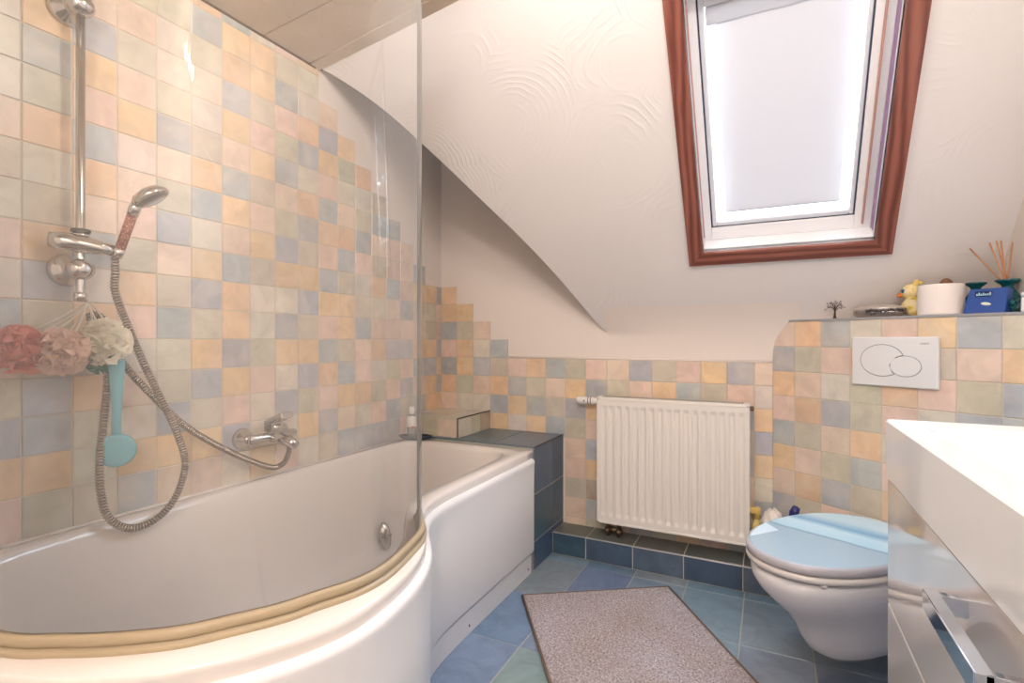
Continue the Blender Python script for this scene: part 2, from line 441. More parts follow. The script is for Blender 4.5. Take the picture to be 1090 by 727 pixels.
# per-tile clipping can change vertex counts, so the curved column is built with its own clip
tile_mesh('wall_tiles', tw, O3, TD, (0,0,1), TN, [r for r in rects if r[0] > .15 or r[3] < -.1])
tile_mesh('curved_corner_tiles', tw, O3, TD, (0,0,1), TN, [r for r in rects if not (r[0] > .15 or r[3] < -.1)], halfplanes=hp, gap=.001)
bm = B()
p0, p1 = TO+TD*.066, TO+TD*T1
extrude_poly(bm, [p0+TN*.008+Vector((0,0,zt-.006)), p1+TN*.008+Vector((0,0,zt-.006)), p1-TN*.012+Vector((0,0,zt-.006)), p0-TN*.012+Vector((0,0,zt-.006))], (0,0,.007))
obj('shelf_edging', bm, mat('steel_edge', (190,196,206), .3, .7), tw)

# blue tiled ledge at the bath end, low step and tiled corner box
BP = {'a':(84,104,122),'b':(72,94,112),'c':(92,108,120),'d':(66,88,110)}
bm = B(); box(bm, (0,-.340,-.952), (.684, 0, -.449)); led = struct('trim_1', bm, M['bgrout'])
tile_mesh('ledge_top_tiles', led, (0,0,-.449), (1,0,0), (0,-1,0), (0,0,1), [(.30,.49,0,.341,'c'),(.49,.689,0,.341,'a'),(.1,.30,.3,.341,'a')], BP, M['btile'], .003, .006, None, M['grout'])
rects = []
for (a_, b_) in ((0,.142),(.142,.341)):
    for (v0, v1, ch) in ((-.952,-.835,'d'),(-.835,-.64,'b'),(-.64,-.445,'a')): rects.append((a_, b_, v0, v1, ch if a_ else 'd'))
tile_mesh('ledge_side_tiles', led, (.684,0,0), (0,-1,0), (0,0,1), (1,0,0), rects, BP, M['btile'], .003, .006, None, M['grout'])
bm = B(); tube(bm, [(.690,-.002,-.444),(.690,-.341,-.444)], .003, 8); obj('edge_strip', bm, mat('dark_edge_strip',(70,60,56),.5), led)
bm = B(); extrude_poly(bm, [(.69,0,-.952),(.69,-.136,-.952),(1.78,-.150,-.952),(1.60,0,-.952)], (0,0,.090)); stp = struct('trim_2', bm, M['bgrout'])
tile_mesh('step_front_tiles', stp, (.69,-.136,0), Vector((1.09,-.014,0)).normalized(), (0,0,1), (0,-1,0), [(0,.155,-.952,-.858,'d'),(.155,.358,-.952,-.858,'b'),(.358,.56,-.952,-.858,'a'),(.56,.775,-.952,-.858,'d'),(.775,.98,-.952,-.858,'c')], BP, M['btile'], .003, .006, None, M['grout'])
tile_mesh('step_top_tiles', stp, (.69,0,-.862), (1,0,0), (0,-1,0), (0,0,1), [(.0,.155,0,.14,'b'),(.155,.358,0,.14,'a'),(.358,.56,0,.14,'c'),(.56,.775,0,.14,'a'),(.775,.95,0,.14,'b')], {k:(92,92,90) for k in 'abc'}, M['btile'], .003, .006, None, M['grout'])
bm = B(); tube(bm, [(.70,-.143,-.857),(1.60,-.153,-.857)], .003, 8); obj('edge_strip', bm, mat('pale_edge_strip',(170,170,172),.4,.5), stp)
bm = B(); box(bm, (0,-.306,-.455), (.293, 0, -.362)); cb = struct('trim_3', bm, M['grout'])
tile_mesh('box_top_tiles', cb, (0,0,-.362), (1,0,0), (0,-1,0), (0,0,1), [(0,.1,0,.1,'G'),(.1,.2,0,.1,'C'),(.2,.296,0,.1,'G'),(0,.1,.1,.2,'C'),(.1,.2,.1,.2,'G'),(.2,.296,.1,.2,'C'),(0,.1,.2,.31,'B'),(.1,.2,.2,.31,'G'),(.2,.296,.2,.31,'G')])
tile_mesh('box_front_tiles', cb, (0,-.306,0), (1,0,0), (0,0,1), (0,-1,0), [(0,.09,-.455,-.36,'C'),(.09,.19,-.455,-.36,'G'),(.19,.296,-.455,-.36,'P')])
tile_mesh('box_side_tiles', cb, (.293,0,0), (0,-1,0), (0,0,1), (1,0,0), [(0,.105,-.455,-.36,'D'),(.105,.19,-.455,-.36,'G'),(.19,.31,-.455,-.36,'C')])
bm = B(); tube(bm, [(.298,0,-.356),(.298,-.312,-.356)], .0028, 8); tube(bm, [(.298,-.312,-.356),(.298,-.312,-.45)], .0028, 8); obj('edge_strip', bm, mat('black_edge',(58,48,44),.5), cb)

# ------------------------------------------------------------------ skylight
win = empty('window_1', (1.598, 0, .03), kind='structure'); win.rotation_euler = (radians(180)-math.atan(SL), 0, 0)
# local: x right, y up the slope, z into the room
def wpart(name, a, b, m, bev=0.0015, parent=win):
    bm = B(); box(bm, a, b, bev); return obj(name, bm, m, parent)
xl, xr = x0-1.598, x1-1.598
tf = bpy.data.objects.new('wood_architrave', None)
def mitre(name, pts, m):
    bm = B(); extrude_poly(bm, [Vector((p[0],p[1],.0)) for p in pts], (0,0,.014)); bmesh.ops.bevel(bm, geom=[e for e in bm.edges if all(v.co.z > .01 for v in e.verts)], offset=.002, segments=2, affect='EDGES'); return obj(name, bm, m, win)
tw_ = .052; yb, yt = w0, w1
mitre('wood_frame', [(xl,yb),(xl-tw_,yb-tw_),(xl-tw_,yt+tw_),(xl,yt)], M['woody'])
mitre('wood_frame', [(xr,yb),(xr+tw_,yb-tw_),(xr+tw_,yt+tw_),(xr,yt)], M['woody'])
mitre('wood_frame', [(xl,yb),(xl-tw_,yb-tw_),(xr+tw_,yb-tw_),(xr,yb)], M['woodx'])
mitre('wood_frame', [(xl,yt),(xl-tw_,yt+tw_),(xr+tw_,yt+tw_),(xr,yt)], M['woodx'])
D0 = -.085
wpart('lining', (xl-.012,yb-.012,D0-.05), (xl,yt+.012,0), M['lining'], 0)
wpart('lining', (xr,yb-.012,D0-.05), (xr+.012,yt+.012,0), M['lining'], 0)
wpart('lining', (xl,yb-.012,D0-.05), (xr,yb,0), M['lining'], 0)
wpart('lining', (xl,yt,D0-.05), (xr,yt+.012,0), M['lining'], 0)
gx0, gx1, gy0, gy1 = -.238, .212, .438, 1.215
def ringframe(name, o, i, z0, z1, m, bev=.002):
    bm = B(); (a0,b0,a1,b1), (c0,d0,c1,d1) = o, i
    box(bm, (a0,b0,z0), (c0,b1,z1), bev); box(bm, (c1,b0,z0), (a1,b1,z1), bev)
    box(bm, (c0,b0,z0), (c1,d0,z1), bev); box(bm, (c0,d1,z0), (c1,b1,z1), bev)
    return obj(name, bm, m, win)
ringframe('outer_frame', (xl,yb,xr,yt), (gx0,gy0,gx1,gy1), D0-.03, D0-.0, M['lining'], .003)
ringframe('gasket', (gx0-.001,gy0-.001,gx1+.001,gy1+.001), (gx0+.005,gy0+.005,gx1-.005,gy1-.005), D0-.03, D0-.006, M['gasket'], 0)
ringframe('sash_frame', (gx0+.005,gy0+.005,gx1-.005,gy1-.005), (-.218,.460,.195,1.165), D0-.035, D0-.001, M['sash'], .004)
wpart('guide_strip', (xr-.03,yb+.02,D0), (xr-.024,yt,D0+.012), M['copper'])
wpart('guide_strip', (xr-.006,yb+.012,D0+.016), (xr,yt,D0+.030), M['violet'])
wpart('guide_strip', (xr-.004,yb+.012,D0+.040), (xr,yt,D0+.044), M['violet'])
wpart('guide_strip', (xl,yb+.03,D0+.03), (xl+.004,yt,D0+.036), M['copper'])
bm = B(); quad(bm, [(-.219,.459,D0-.03),(.196,.459,D0-.03),(.196,1.17,D0-.03),(-.219,1.17,D0-.03)]); obj('glass_pane', bm, M['pane'], win)
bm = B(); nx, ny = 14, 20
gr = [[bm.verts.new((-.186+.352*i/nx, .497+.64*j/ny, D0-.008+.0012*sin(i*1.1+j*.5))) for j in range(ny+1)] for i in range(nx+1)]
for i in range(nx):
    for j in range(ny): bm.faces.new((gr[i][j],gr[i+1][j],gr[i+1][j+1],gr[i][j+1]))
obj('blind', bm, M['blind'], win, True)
bm = B(); box(bm, (-.214,1.112,D0-.024), (.190,1.165,D0-.004), .006); br = obj('blind_cassette', bm, mat('cassette_grey',(196,202,214),.35), win)
wpart('blind_bottom_bar', (-.186,.490,D0-.022), (.166,.500,D0-.012), M['sash'])
bm = B(); box(bm, (-.17,1.178,D0), (-.02,1.20,D0+.014), .005); obj('vent_handle', bm, mat('satin_bar',(205,208,215),.25,.6), win)

# ------------------------------------------------------------------ bath
ZR = -.455
bath = empty('bathtub', (.4, -1.2, -.952), 'white P-shaped bathtub with curved front panel under the glass screen', 'bathtub')
def rel(root, bm):
    for v in bm.verts: v.co -= root.location
    return bm
outer = [(.009,-.345),(.30,-.345),(.66,-.345),(.684,-.345),(.690,-.352),(.690,-.37),(.69,-.6),(.69,-.85),(.692,-1.0),(.700,-1.08),(.722,-1.155),(.765,-1.225),(.825,-1.295),(.888,-1.385),(.928,-1.50),(.945,-1.63),(.930,-1.72),(.884,-1.81),(.838,-1.873),(.762,-1.942),(.64,-2.0),(.45,-2.045),(.20,-2.06),(.009,-2.06)]
inner = [(.095,-.44),(.16,-.41),(.35,-.40),(.54,-.408),(.600,-.44),(.622,-.52),(.628,-.7),(.63,-.9),(.634,-1.03),(.648,-1.12),(.69,-1.20),(.752,-1.28),(.812,-1.37),(.858,-1.49),(.872,-1.58),(.856,-1.67),(.820,-1.74),(.768,-1.805),(.70,-1.862),(.60,-1.918),(.42,-1.955),(.25,-1.955),(.15,-1.92),(.105,-1.83),(.09,-1.6),(.08,-1.2),(.075,-.8),(.078,-.55)]
cx_, cy_ = .38, -1.30
def rayhit(poly, ang):
    dx, dy = cos(ang), sin(ang); best = None
    for i in range(len(poly)):
        ax, ay = poly[i][0]-cx_, poly[i][1]-cy_; bx, by = poly[(i+1)%len(poly)][0]-cx_, poly[(i+1)%len(poly)][1]-cy_
        ex, ey = bx-ax, by-ay; den = dx*ey-dy*ex
        if abs(den) < 1e-9: continue
        t = (ax*ey-ay*ex)/den; s = (ax*dy-ay*dx)/den
        if t > 0 and -1e-6 <= s <= 1+1e-6 and (best is None or t < best): best = t
    return best
oc = chaikin(outer, 2); ic = chaikin(inner, 2, True)
angs = sorted({round(2*pi*k/240,5) for k in range(240)} | {round(atan2(p[1]-cy_, p[0]-cx_) % (2*pi),5) for p in ((.009,-.345),(.689,-.349),(.009,-2.06))})
Ro = [rayhit(oc, a) for a in angs]; Ri = [rayhit(ic, a) for a in angs]
def lp(R, z, f=1, off=0): return [Vector((cx_+(r*f+off)*cos(a), cy_+(r*f+off)*sin(a), z)) for r, a in zip(R, angs)]
def blend(t, z): return [Vector((cx_+(ro*(1-t)+ri*t)*cos(a), cy_+(ro*(1-t)+ri*t)*sin(a), z)) for ro, ri, a in zip(Ro, Ri, angs)]
bm = B()
def innerlp(f, z, drop=0): # shrink towards the centre line of the bowl
    out = []
    for r, a in zip(Ri, angs):
        p = Vector((cx_+r*cos(a), cy_+r*sin(a), z)); c = Vector((.40 if p.y > -1.2 else .44, min(max(p.y, -1.65), -.72), z))
        out.append(c + (p-c)*f)
    return out
loops = [lp(Ro,-.497,1,-.004), lp(Ro,-.466), lp(Ro,-.4575,1,-.0012), lp(Ro,ZR,1,-.005), blend(.5,ZR+.001), blend(.93,ZR), blend(1.0,-.460), innerlp(.985,-.475),
         innerlp(.955,-.56), innerlp(.92,-.66), innerlp(.88,-.76), innerlp(.83,-.82), innerlp(.75,-.855), innerlp(.62,-.868), innerlp(.3,-.872), innerlp(.02,-.874)]
loft(bm, loops, cap1=True)
for v in bm.verts:
    if v.co.z > -.47 and v.co.x < .10: v.co.z -= .016*(1-v.co.x/.10)
obj('tub', rel(bath, bm), M['acrylic'], bath, True)
# panel: open path from the far end round to the near wall
def offs(path, d):
    out = []
    for i, p in enumerate(path):
        a, b = path[max(i-1,0)], path[min(i+1,len(path)-1)]; tx, ty = b[0]-a[0], b[1]-a[1]; l = math.hypot(tx, ty)
        out.append((p[0]-ty/l*d, p[1]+tx/l*d))
    return out
pth = [p for p in chaikin(outer[5:], 2)]
pth = [(x, y) for x, y in pth]
def pl(d, z): return [Vector((x, y, z)) for x, y in offs(pth, d)]
pan = pth
bm = B()
loft(bm, [pl(-.006,-.484), pl(.006,-.485), pl(.012,-.490), pl(.014,-.498), pl(.012,-.510), pl(.010,-.6), pl(.010,-.855), pl(.004,-.868), pl(-.006,-.868)], closed=False)
obj('front_panel', rel(bath, bm), M['panel'], bath, True)
bm = B(); loft(bm, [pl(-.004,-.80), pl(-.002,-.82), pl(-.002,-.9515)], closed=False); obj('plinth', rel(bath, bm), mat('plinth_white',(214,214,216),.35), bath, True)
for y in (-.40, -.865):
    bm = B(); lathe(bm, [(.004,0),(.004,.002),(.002,.003)], 12, align((.687,y,-.925),(1,0,0))); obj('screw', rel(bath, bm), M['dark'], bath, True)
bm = B(); Mx = align((.158,-.640,-.800), (1,-.25,.28)) @ Matrix.Diagonal((.62,1.45,1,1)) 
lathe(bm, [(.0,.012),(.022,.012),(.028,.006),(.036,.004),(.038,-.004),(.038,-.01)], 32, Mx, cap=False); w_ = obj('overflow', rel(bath, bm), M['chrome'], bath, True)
bm = B(); box(bm, (-.024,-.004,.012), (.024,.004,.022), .002, M4=Mx); obj('overflow_knob', rel(bath, bm), M['chrome'], bath)
# silicone line to the wall tiles
bm = B(); tube(bm, [(.009,-.35,ZR-.014),(.009,-2.05,ZR-.014)], .005, 8); obj('silicone_bead', rel(bath, bm), M['acrylic'], bath, True)

# glass screen
gp = [(.761,-1.238),(.796,-1.278),(.840,-1.335),(.867,-1.400),(.899,-1.530),(.896,-1.610),(.871,-1.676),(.850,-1.732),(.808,-1.798),(.774,-1.846),(.709,-1.899),(.643,-1.938),(.568,-1.973),(.38,-2.015),(.2,-2.035),(.02,-2.04)]
gc = [(p.x, p.y) for p in catmull([(x,y,0) for x,y in gp], 8)]
scr = empty('bath_screen', (.55,-1.8,-.44), 'curved clear glass bath screen with yellowed seal standing on the tub rim', 'shower screen')
zg0, zg1 = -.432, .98
bm = B(); loft(bm, [[Vector((x,y,zg0)) for x,y in gc],[Vector((x,y,zg1)) for x,y in gc]], closed=False)
obj('glass_panel', rel(scr, bm), M['glass'], scr, True)
bm = B(); box(bm, (-.0045,-.002,zg0), (.0045,.003,zg1), .001, M4=Matrix.Translation((.7605,-1.237,0)) @ Matrix.Rotation(radians(32),4,'Z')); obj('glass_edge', rel(scr, bm), M['glassedge'], scr)
bm = B()
def gl(d, z): return [Vector((x,y,z)) for x,y in offs(gc, d)]
loft(bm, [gl(.011,-.4545), gl(.012,-.449), gl(.010,-.446), gl(.0035,-.4445), gl(.0035,-.4425), gl(.008,-.440), gl(.0075,-.429), gl(.003,-.426), gl(-.004,-.4255), gl(-.008,-.440), gl(-.014,-.446), gl(-.012,-.4545)], closed=False)
obj('seal_strip', rel(scr, bm), M['seal'], scr, True)

# ------------------------------------------------------------------ shower rail, hand shower, hose, mixer
PX, PY = .06, -1.657
rail = empty('shower_rail', (PX, PY, .09), 'chrome shower riser rail with wall brackets on the pastel tiles', 'shower rail')
bm = B(); tube(bm, [(PX,PY,.098),(PX,PY,.10),(PX,PY,1.0)], .0095, 20); obj('pole', rel(rail, bm), M['chrome'], rail, True)
bm = B(); lathe(bm, [(.0135,0),(.0135,.018),(.011,.022)], 20, Matrix.Translation((PX,PY,.094))); obj('end_cap', rel(rail, bm), M['chrome'], rail, True)
for z in (.172, .815):
    bm = B(); lathe(bm, [(.040,0),(.040,.004),(.035,.016),(.022,.028),(.018,.05),(.018,.062)], 28, align((0.006,PY-.008,z),(1,.05,0))); ball(bm, (PX,PY,z), .027, 1, 1.1, 1); obj('wall_bracket', rel(rail, bm), M['chrome'], rail, True)
bm = B(); lathe(bm, [(.017,-.012),(.0185,-.006),(.0185,.018),(.016,.026)], 24, Matrix.Translation((PX,PY,.236))); sl = obj('slider', rel(rail, bm), M['chrome'], rail, True)
bm = B(); tube(bm, [(PX-.02,PY-.055,.238),(PX-.005,PY-.03,.236),(PX+.012,PY,.232),(PX+.03,PY+.03,.226),(PX+.042,PY+.052,.222)], [.018,.022,.022,.017,.014], 18); obj('holder_arm', rel(rail, bm), M['chrome'], rail, True)
bm = B(); lathe(bm, [(.02,0),(.02,.006),(.0185,.008)], 24, Matrix.Translation((PX,PY,.262))); obj('rubber_ring', rel(rail, bm), mat('dark_ring',(90,86,76),.5), rail, True)

hs = empty('hand_shower', (.10,-1.603,.22), 'hand shower with coral bead-filled handle clipped in the chrome holder', 'hand shower')
hb = Vector((.104,-1.600,.205)); ht = Vector((.150,-1.580,.335)); hd = (ht-hb).normalized()
bm = B(); tube(bm, [hb, hb+hd*.012, hb+hd*.024], [.010,.012,.0125], 18); obj('lower_collar', rel(hs, bm), M['chrome'], hs, True)
m = mat('coral_beads', (190,120,100), .35)
vv = N(m,'ShaderNodeTexVoronoi'); vv.inputs['Scale'].default_value = 260; L(m, coords(m), vv.inputs['Vector'])
L(m, ramp(m, vv.outputs['Distance'], [(.1,(214,150,126)),(.6,(130,72,60))]), bsdf(m).inputs['Base Color']); bump(m, vv.outputs['Distance'], -.6, .003)
bm = B(); tube(bm, [hb+hd*.022, ht-hd*.024], .0115, 18); obj('bead_handle', rel(hs, bm), m, hs, True)
bm = B(); tube(bm, [ht-hd*.026, ht-hd*.004, ht+hd*.004], [.0135,.0135,.010], 18); obj('upper_collar', rel(hs, bm), M['chrome'], hs, True)
fd = Vector((.35,.45,-.85)).normalized(); hc = ht+hd*.026+Vector((.012,.02,.0))
bm = B(); tube(bm, [ht, ht+hd*.014, hc-fd*.01], [.011,.013,.016], 16); lathe(bm, [(.012,-.022),(.030,-.016),(.042,-.004),(.044,.004),(.041,.008)], 32, align(hc, fd)); obj('spray_head', rel(hs, bm), mat('smoky_chrome',(190,184,176),.12,.85), hs, True)
bm = B(); lathe(bm, [(.039,.007),(.036,.011),(.001,.012)], 32, align(hc, fd)); obj('nozzle_plate', rel(hs, bm), M['clear'], hs, True)

hose_pts = [(.101,-1.602,.206),(.098,-1.600,.17),(.094,-1.598,.12),(.098,-1.575,.045),(.108,-1.535,-.07),(.120,-1.493,-.177),(.125,-1.459,-.265),(.125,-1.442,-.345),(.125,-1.470,-.428),(.125,-1.521,-.469),(.122,-1.577,-.474),(.116,-1.622,-.437),(.104,-1.634,-.375),(.090,-1.630,-.29),(.076,-1.612,-.17),(.062,-1.600,-.07),(.050,-1.614,.02),(.045,-1.630,.056),(.048,-1.618,.064),(.054,-1.598,.038),(.058,-1.568,-.05),(.058,-1.50,-.14),(.056,-1.394,-.252),(.058,-1.25,-.355),(.064,-1.125,-.424),(.070,-1.075,-.425),(.072,-1.052,-.395),(.072,-1.046,-.368)]
path = resample(catmull(hose_pts, 10), .0012)
bm = B(); tube(bm, path, .009, 12, radf=lambda i: (.0082,.0098,.0100,.0098,.0082,.0072)[i%6])
bm.faces.ensure_lookup_table()
for fi, f_ in enumerate(bm.faces):
    if (fi//12) % 6 in (4, 5): f_.material_index = 1
tag(obj('shower_hose', bm, [M['hose'], mat('hose_groove', (96,84,76), .4, .6)], None, True), 'ribbed steel shower hose looping from hand shower to bath mixer', 'hose')

mx = empty('bath_mixer', (.06,-1.1,-.32), 'chrome bath mixer tap with square lever on the left tiled wall', 'tap')
for y in (-1.182, -1.032):
    bm = B(); lathe(bm, [(.035,0),(.035,.005),(.030,.016),(.017,.034),(.014,.046)], 30, align((.006,y,-.325),(1,0,0))); obj('escutcheon', rel(mx, bm), M['chrome'], mx, True)
bm = B(); tube(bm, [(.056,-1.195,-.325),(.056,-1.19,-.325),(.058,-1.02,-.325),(.058,-1.012,-.325)], [.012,.0145,.0145,.012], 20); tube(bm, [(.056,-1.107,-.325),(.090,-1.10,-.328),(.135,-1.09,-.342),(.150,-1.085,-.352)], [.020,.021,.017,.014], 18); obj('tap_body', rel(mx, bm), M['chrome'], mx, True)
bm = B(); lathe(bm, [(.021,0),(.023,.006),(.022,.024),(.019,.030)], 24, align((.066,-1.10,-.312),(.1,0,1))); obj('cartridge', rel(mx, bm), M['chrome'], mx, True)
bm = B(); box(bm, (-.022,-.026,-.0), (.070,.026,.022), .006, M4=Matrix.Translation((.064,-1.10,-.284)) @ Matrix.Rotation(radians(-22),4,'Y')); box(bm, (-.024,-.026,-.030), (.014,.026,.006), .006, M4=Matrix.Translation((.064,-1.10,-.280))); obj('lever', rel(mx, bm), M['chrome'], mx)
bm = B(); lathe(bm, [(.011,0),(.011,.022),(.009,.03)], 18, align((.072,-1.046,-.335),(0,0,-1))); obj('hose_outlet', rel(mx, bm), M['chrome'], mx, True)

# ------------------------------------------------------------------ bath puffs and brush
def puff(name, c, R, m, label, seed, cords, cordm):
    rn = random.Random(seed); root = empty(name, c, label, 'bath puff', 'mesh bath puffs on the shower rail')
    bm = B(); c = Vector(c)
    for k in range(110):
        d = Vector((rn.gauss(0,1), rn.gauss(0,1), rn.gauss(0,.85))).normalized(); u, w = frame_at(d); a = rn.uniform(0, 6.28)
        u, w = u*cos(a)+w*sin(a), w*cos(a)-u*sin(a)
        Lr, Wd = R*rn.uniform(.45,.9), R*rn.uniform(.14,.30); fr = rn.uniform(2,5); ph = rn.uniform(0,6)
        rad = R*rn.uniform(.60,.86); g = []
        for i in range(15):
            s = (i/14-.5)*2; row = []
            for j in range(5):
                q = j/4
                p = d*(rad*(.62+.38*cos(s*.9)) + Wd*q*.75) + u*(s*Lr*.75) + w*(sin(s*fr*1.6+ph)*Wd*(.15+.6*q) + (q-.5)*Wd*.25)
                row.append(bm.verts.new(p))
            g.append(row)
        for i in range(14):
            for j in range(4): bm.faces.new((g[i][j],g[i+1][j],g[i+1][j+1],g[i][j+1]))
    ball(bm, (0,0,0), R*.66, 1,1,.92)
    obj('mesh_ruffle', bm, m, root, True, recalc=False)
    for p, q in cords:
        bm = B(); tube(bm, catmull([Vector(p)-c, (Vector(p)-c).lerp(Vector(q)-c,.5)+Vector((.004,0,-.003)), Vector(q)-c], 5), .0022, 8); obj('cord', bm, cordm, root, True)
def cloth(name, col, tr=.25):
    m = mat(name, col, .7); bsdf(m).inputs['Subsurface Weight'].default_value = 0
    b = bsdf(m); b.inputs['Sheen Weight'].default_value = .3
    tn = N(m, 'ShaderNodeBsdfTranslucent'); tn.inputs['Color'].default_value = lin(col); ms = N(m, 'ShaderNodeMixShader'); ms.inputs[0].default_value = .4
    on = [n_ for n_ in m.node_tree.nodes if n_.type == 'OUTPUT_MATERIAL'][0]; L(m, b.outputs[0], ms.inputs[1]); L(m, tn.outputs[0], ms.inputs[2]); L(m, ms.outputs[0], on.inputs[0])
    vv = noise_tex(m, coords(m), 220, 2); bump(m, vv, .3, .002); return m
cw = cloth('cord_white', (228,220,206)); hook = (.078,PY+.006,.088)
puff('bath_puff', (.075,-1.772,-.020), .056, cloth('coral_mesh',(240,158,146)), 'coral pink bath puff, leftmost of the three on the rail', 1, [(hook,(.085,-1.74,.02)),((.07,PY+.003,.09),(.07,-1.75,.025))], cw)
puff('bath_puff', (.102,-1.714,-.026), .058, cloth('peach_mesh',(242,212,194)), 'pale peach bath puff hanging between the coral and the cream one', 2, [(hook,(.105,-1.70,.02)),((.082,PY+.004,.086),(.10,-1.725,.02)),((.086,PY,.088),(.112,-1.692,.015))], cw)
puff('bath_puff', (.098,-1.626,-.005), .060, cloth('cream_mesh',(248,242,226)), 'cream white bath puff, rightmost of the three on the rail', 3, [(hook,(.10,-1.640,.04)),((.084,PY+.012,.09),(.10,-1.622,.045))], cw)
# small dark green puff behind
puff('bath_puff', (.074,-1.622,-.048), .036, cloth('green_mesh',(70,150,136)), 'small green bath puff tucked behind the cream one', 5, [((.078,PY+.01,.086),(.074,-1.63,-.02))], cw)
m = mat('aqua_plastic', (128,196,208), .25, 0, Transmission_Weight=.15)
bk = empty('bath_brush', (.09,-1.598,-.25), 'translucent aqua bath brush with round ridged head hanging head down', 'brush')
bd = Vector((1,-.45,0)).normalized()
bm = B(); hp_ = catmull([(.108,-1.604,-.03),(.104,-1.600,-.08),(.100,-1.598,-.14),(.098,-1.598,-.20),(.098,-1.598,-.235)], 6)
g = []
sd = Vector((.41,.91,0))
for i, p in enumerate(hp_):
    wdt = .020 - .010*min(1,i/len(hp_)*1.6) ; g.append([p+sd*wdt+bd*.004, p-sd*wdt+bd*.004, p-sd*wdt-bd*.004, p+sd*wdt-bd*.004])
loft(bm, g, cap0=True, cap1=True); obj('handle', rel(bk, bm), m, bk, True)
bm = B(); lathe(bm, [(.034,-.007),(.041,-.003),(.042,.002),(.039,.006)]+[(.036-.004*i,.006+.0018*(i%2)) for i in range(9)], 40, align((.098,-1.597,-.276), bd)); obj('brush_head', rel(bk, bm), m, bk, True)

# soap bottle and dish on the far bath rim
dish = B()
lathe(dish, [(.0,-.0),(.030,0),(.045,.008),(.052,.020),(.048,.021),(.040,.011),(.0,.006)], 36, Matrix.Translation((.118,-.385,ZR+.001)) @ Matrix.Rotation(radians(20),4,'Z') @ Matrix.Diagonal((1.5,.75,1,1)), cap=False)
tag(obj('soap_dish', dish, mat('navy_plastic',(40,48,70),.25), None, True), 'dark navy boat-shaped soap dish on the far corner of the bath rim', 'soap dish')
sb = empty('soap_bottle', (.100,-.388,ZR+.009), 'small clear bottle with white label standing in the navy soap dish', 'bottle')
bm = B(); lathe(bm, [(.019,0),(.021,.004),(.021,.08),(.018,.098),(.010,.108),(.010,.112)], 24); obj('bottle_body', bm, M['clear'], sb, True)
bm = B(); lathe(bm, [(.0215,.052),(.0225,.06),(.0225,.088),(.018,.100)], 24, cap=False); obj('bottle_label', bm, mat('white_label',(238,234,230),.4), sb, True)
bm = B(); lathe(bm, [(.011,.110),(.012,.114),(.012,.138),(.009,.143)], 20); obj('cap', bm, M['white'], sb, True)
bm = B(); box(bm, (.012,-.021,.046), (.021,-.010,.056), .002); obj('red_mark', bm, mat('red_mark',(200,90,90),.4), sb)

# ------------------------------------------------------------------ radiator
rx0, rx1, rz0, rz1 = .881, 1.487, -.797, -.252
rad = empty('radiator', ((rx0+rx1)/2, -.07, rz0), 'white ribbed panel radiator hung on the tiled back wall above the step', 'radiator')
bm = B(); nx, nz = 17*12, 64; g = []
for i in range(nx+1):
    x = rx0+.012+(rx1-rx0-.024)*i/nx; row = []
    ph = (i/nx*17) % 1; gx = max(0, min(1, (.34-abs(ph-.5))/.12))
    for j in range(nz+1):
        z = rz0+.01+(rz1-rz0-.02)*j/nz; e = min(j, nz-j)/nz
        gz = max(0, min(1, (e-.045)/.02)); row.append(bm.verts.new((x, -.100+.0075*(gx*gx*(3-2*gx))*(gz*gz*(3-2*gz)), z)))
    g.append(row)
for i in range(nx):
    for j in range(nz): bm.faces.new((g[i][j],g[i+1][j],g[i+1][j+1],g[i][j+1]))
obj('front_panel', rel(rad, bm), M['rad'], rad, True)
bm = B(); box(bm, (rx0,-.1015,rz0), (rx0+.013,-.084,rz1), .003); box(bm, (rx1-.013,-.1015,rz0), (rx1,-.084,rz1), .003); box(bm, (rx0,-.1015,rz0), (rx1,-.084,rz0+.011), .003); box(bm, (rx0,-.1015,rz1-.011), (rx1,-.084,rz1), .003); obj('panel_rim', rel(rad, bm), M['rad'], rad)
bm = B(); box(bm, (rx0+.01,-.055,rz0+.01), (rx1-.01,-.035,rz1-.01), .004); obj('rear_panel', rel(rad, bm), M['rad'], rad)
for xx in (rx0, rx1-.002):
    bm = B(); box(bm, (xx,-.100,rz0+.01), (xx+.002,-.03,rz1), .0005); obj('side_cover', rel(rad, bm), M['rad'], rad)
bm = B(); box(bm, (rx0-.001,-.101,rz1-.001), (rx1+.001,-.030,rz1+.004), .001)
for i in range(60):
    x = rx0+.02+i*(rx1-rx0-.04)/60; box(bm, (x,-.09,rz1+.003), (x+.005,-.04,rz1+.0045), 0, 1)
obj('top_grille', rel(rad, bm), [M['rad'], M['radd']], rad)
bm = B(); lathe(bm, [(.010,0),(.014,.004),(.014,.030),(.017,.034),(.017,.052),(.0165,.10),(.014,.108)], 24, align((rx0+.004,-.055,-.272),(-1,0,0))); tv = obj('thermostat_valve', rel(rad, bm), M['white'], rad, True)
bm = B(); [lathe(bm, [(.0182,0),(.0182,.004)], 24, align((rx0-.036-q,-.055,-.272),(-1,0,0))) for q in (0,.012)]; box(bm, (rx0-.07,-.074,-.276), (rx0-.064,-.070,-.268)); obj('valve_ring', rel(rad, bm), M['radd'], tv); bpy.data.objects['valve_ring'].location = (0,0,0)
bm = B(); lathe(bm, [(.008,0),(.010,.003),(.010,.012),(.004,.014)], 12, align((rx1,-.06,-.268),(1,0,0))); obj('bleed_valve', rel(rad, bm), M['brass'], rad, True)
bm = B()
for x in (.925, .972):
    tube(bm, [(x,-.07,rz0+.01),(x,-.07,-.83)], .009, 14); lathe(bm, [(.014,0),(.016,.004),(.016,.018),(.013,.022)], 6, align((x,-.07,-.822),(0,0,-1))); tube(bm, [(x,-.07,-.84),(x,-.07,-.857)], .008, 12)
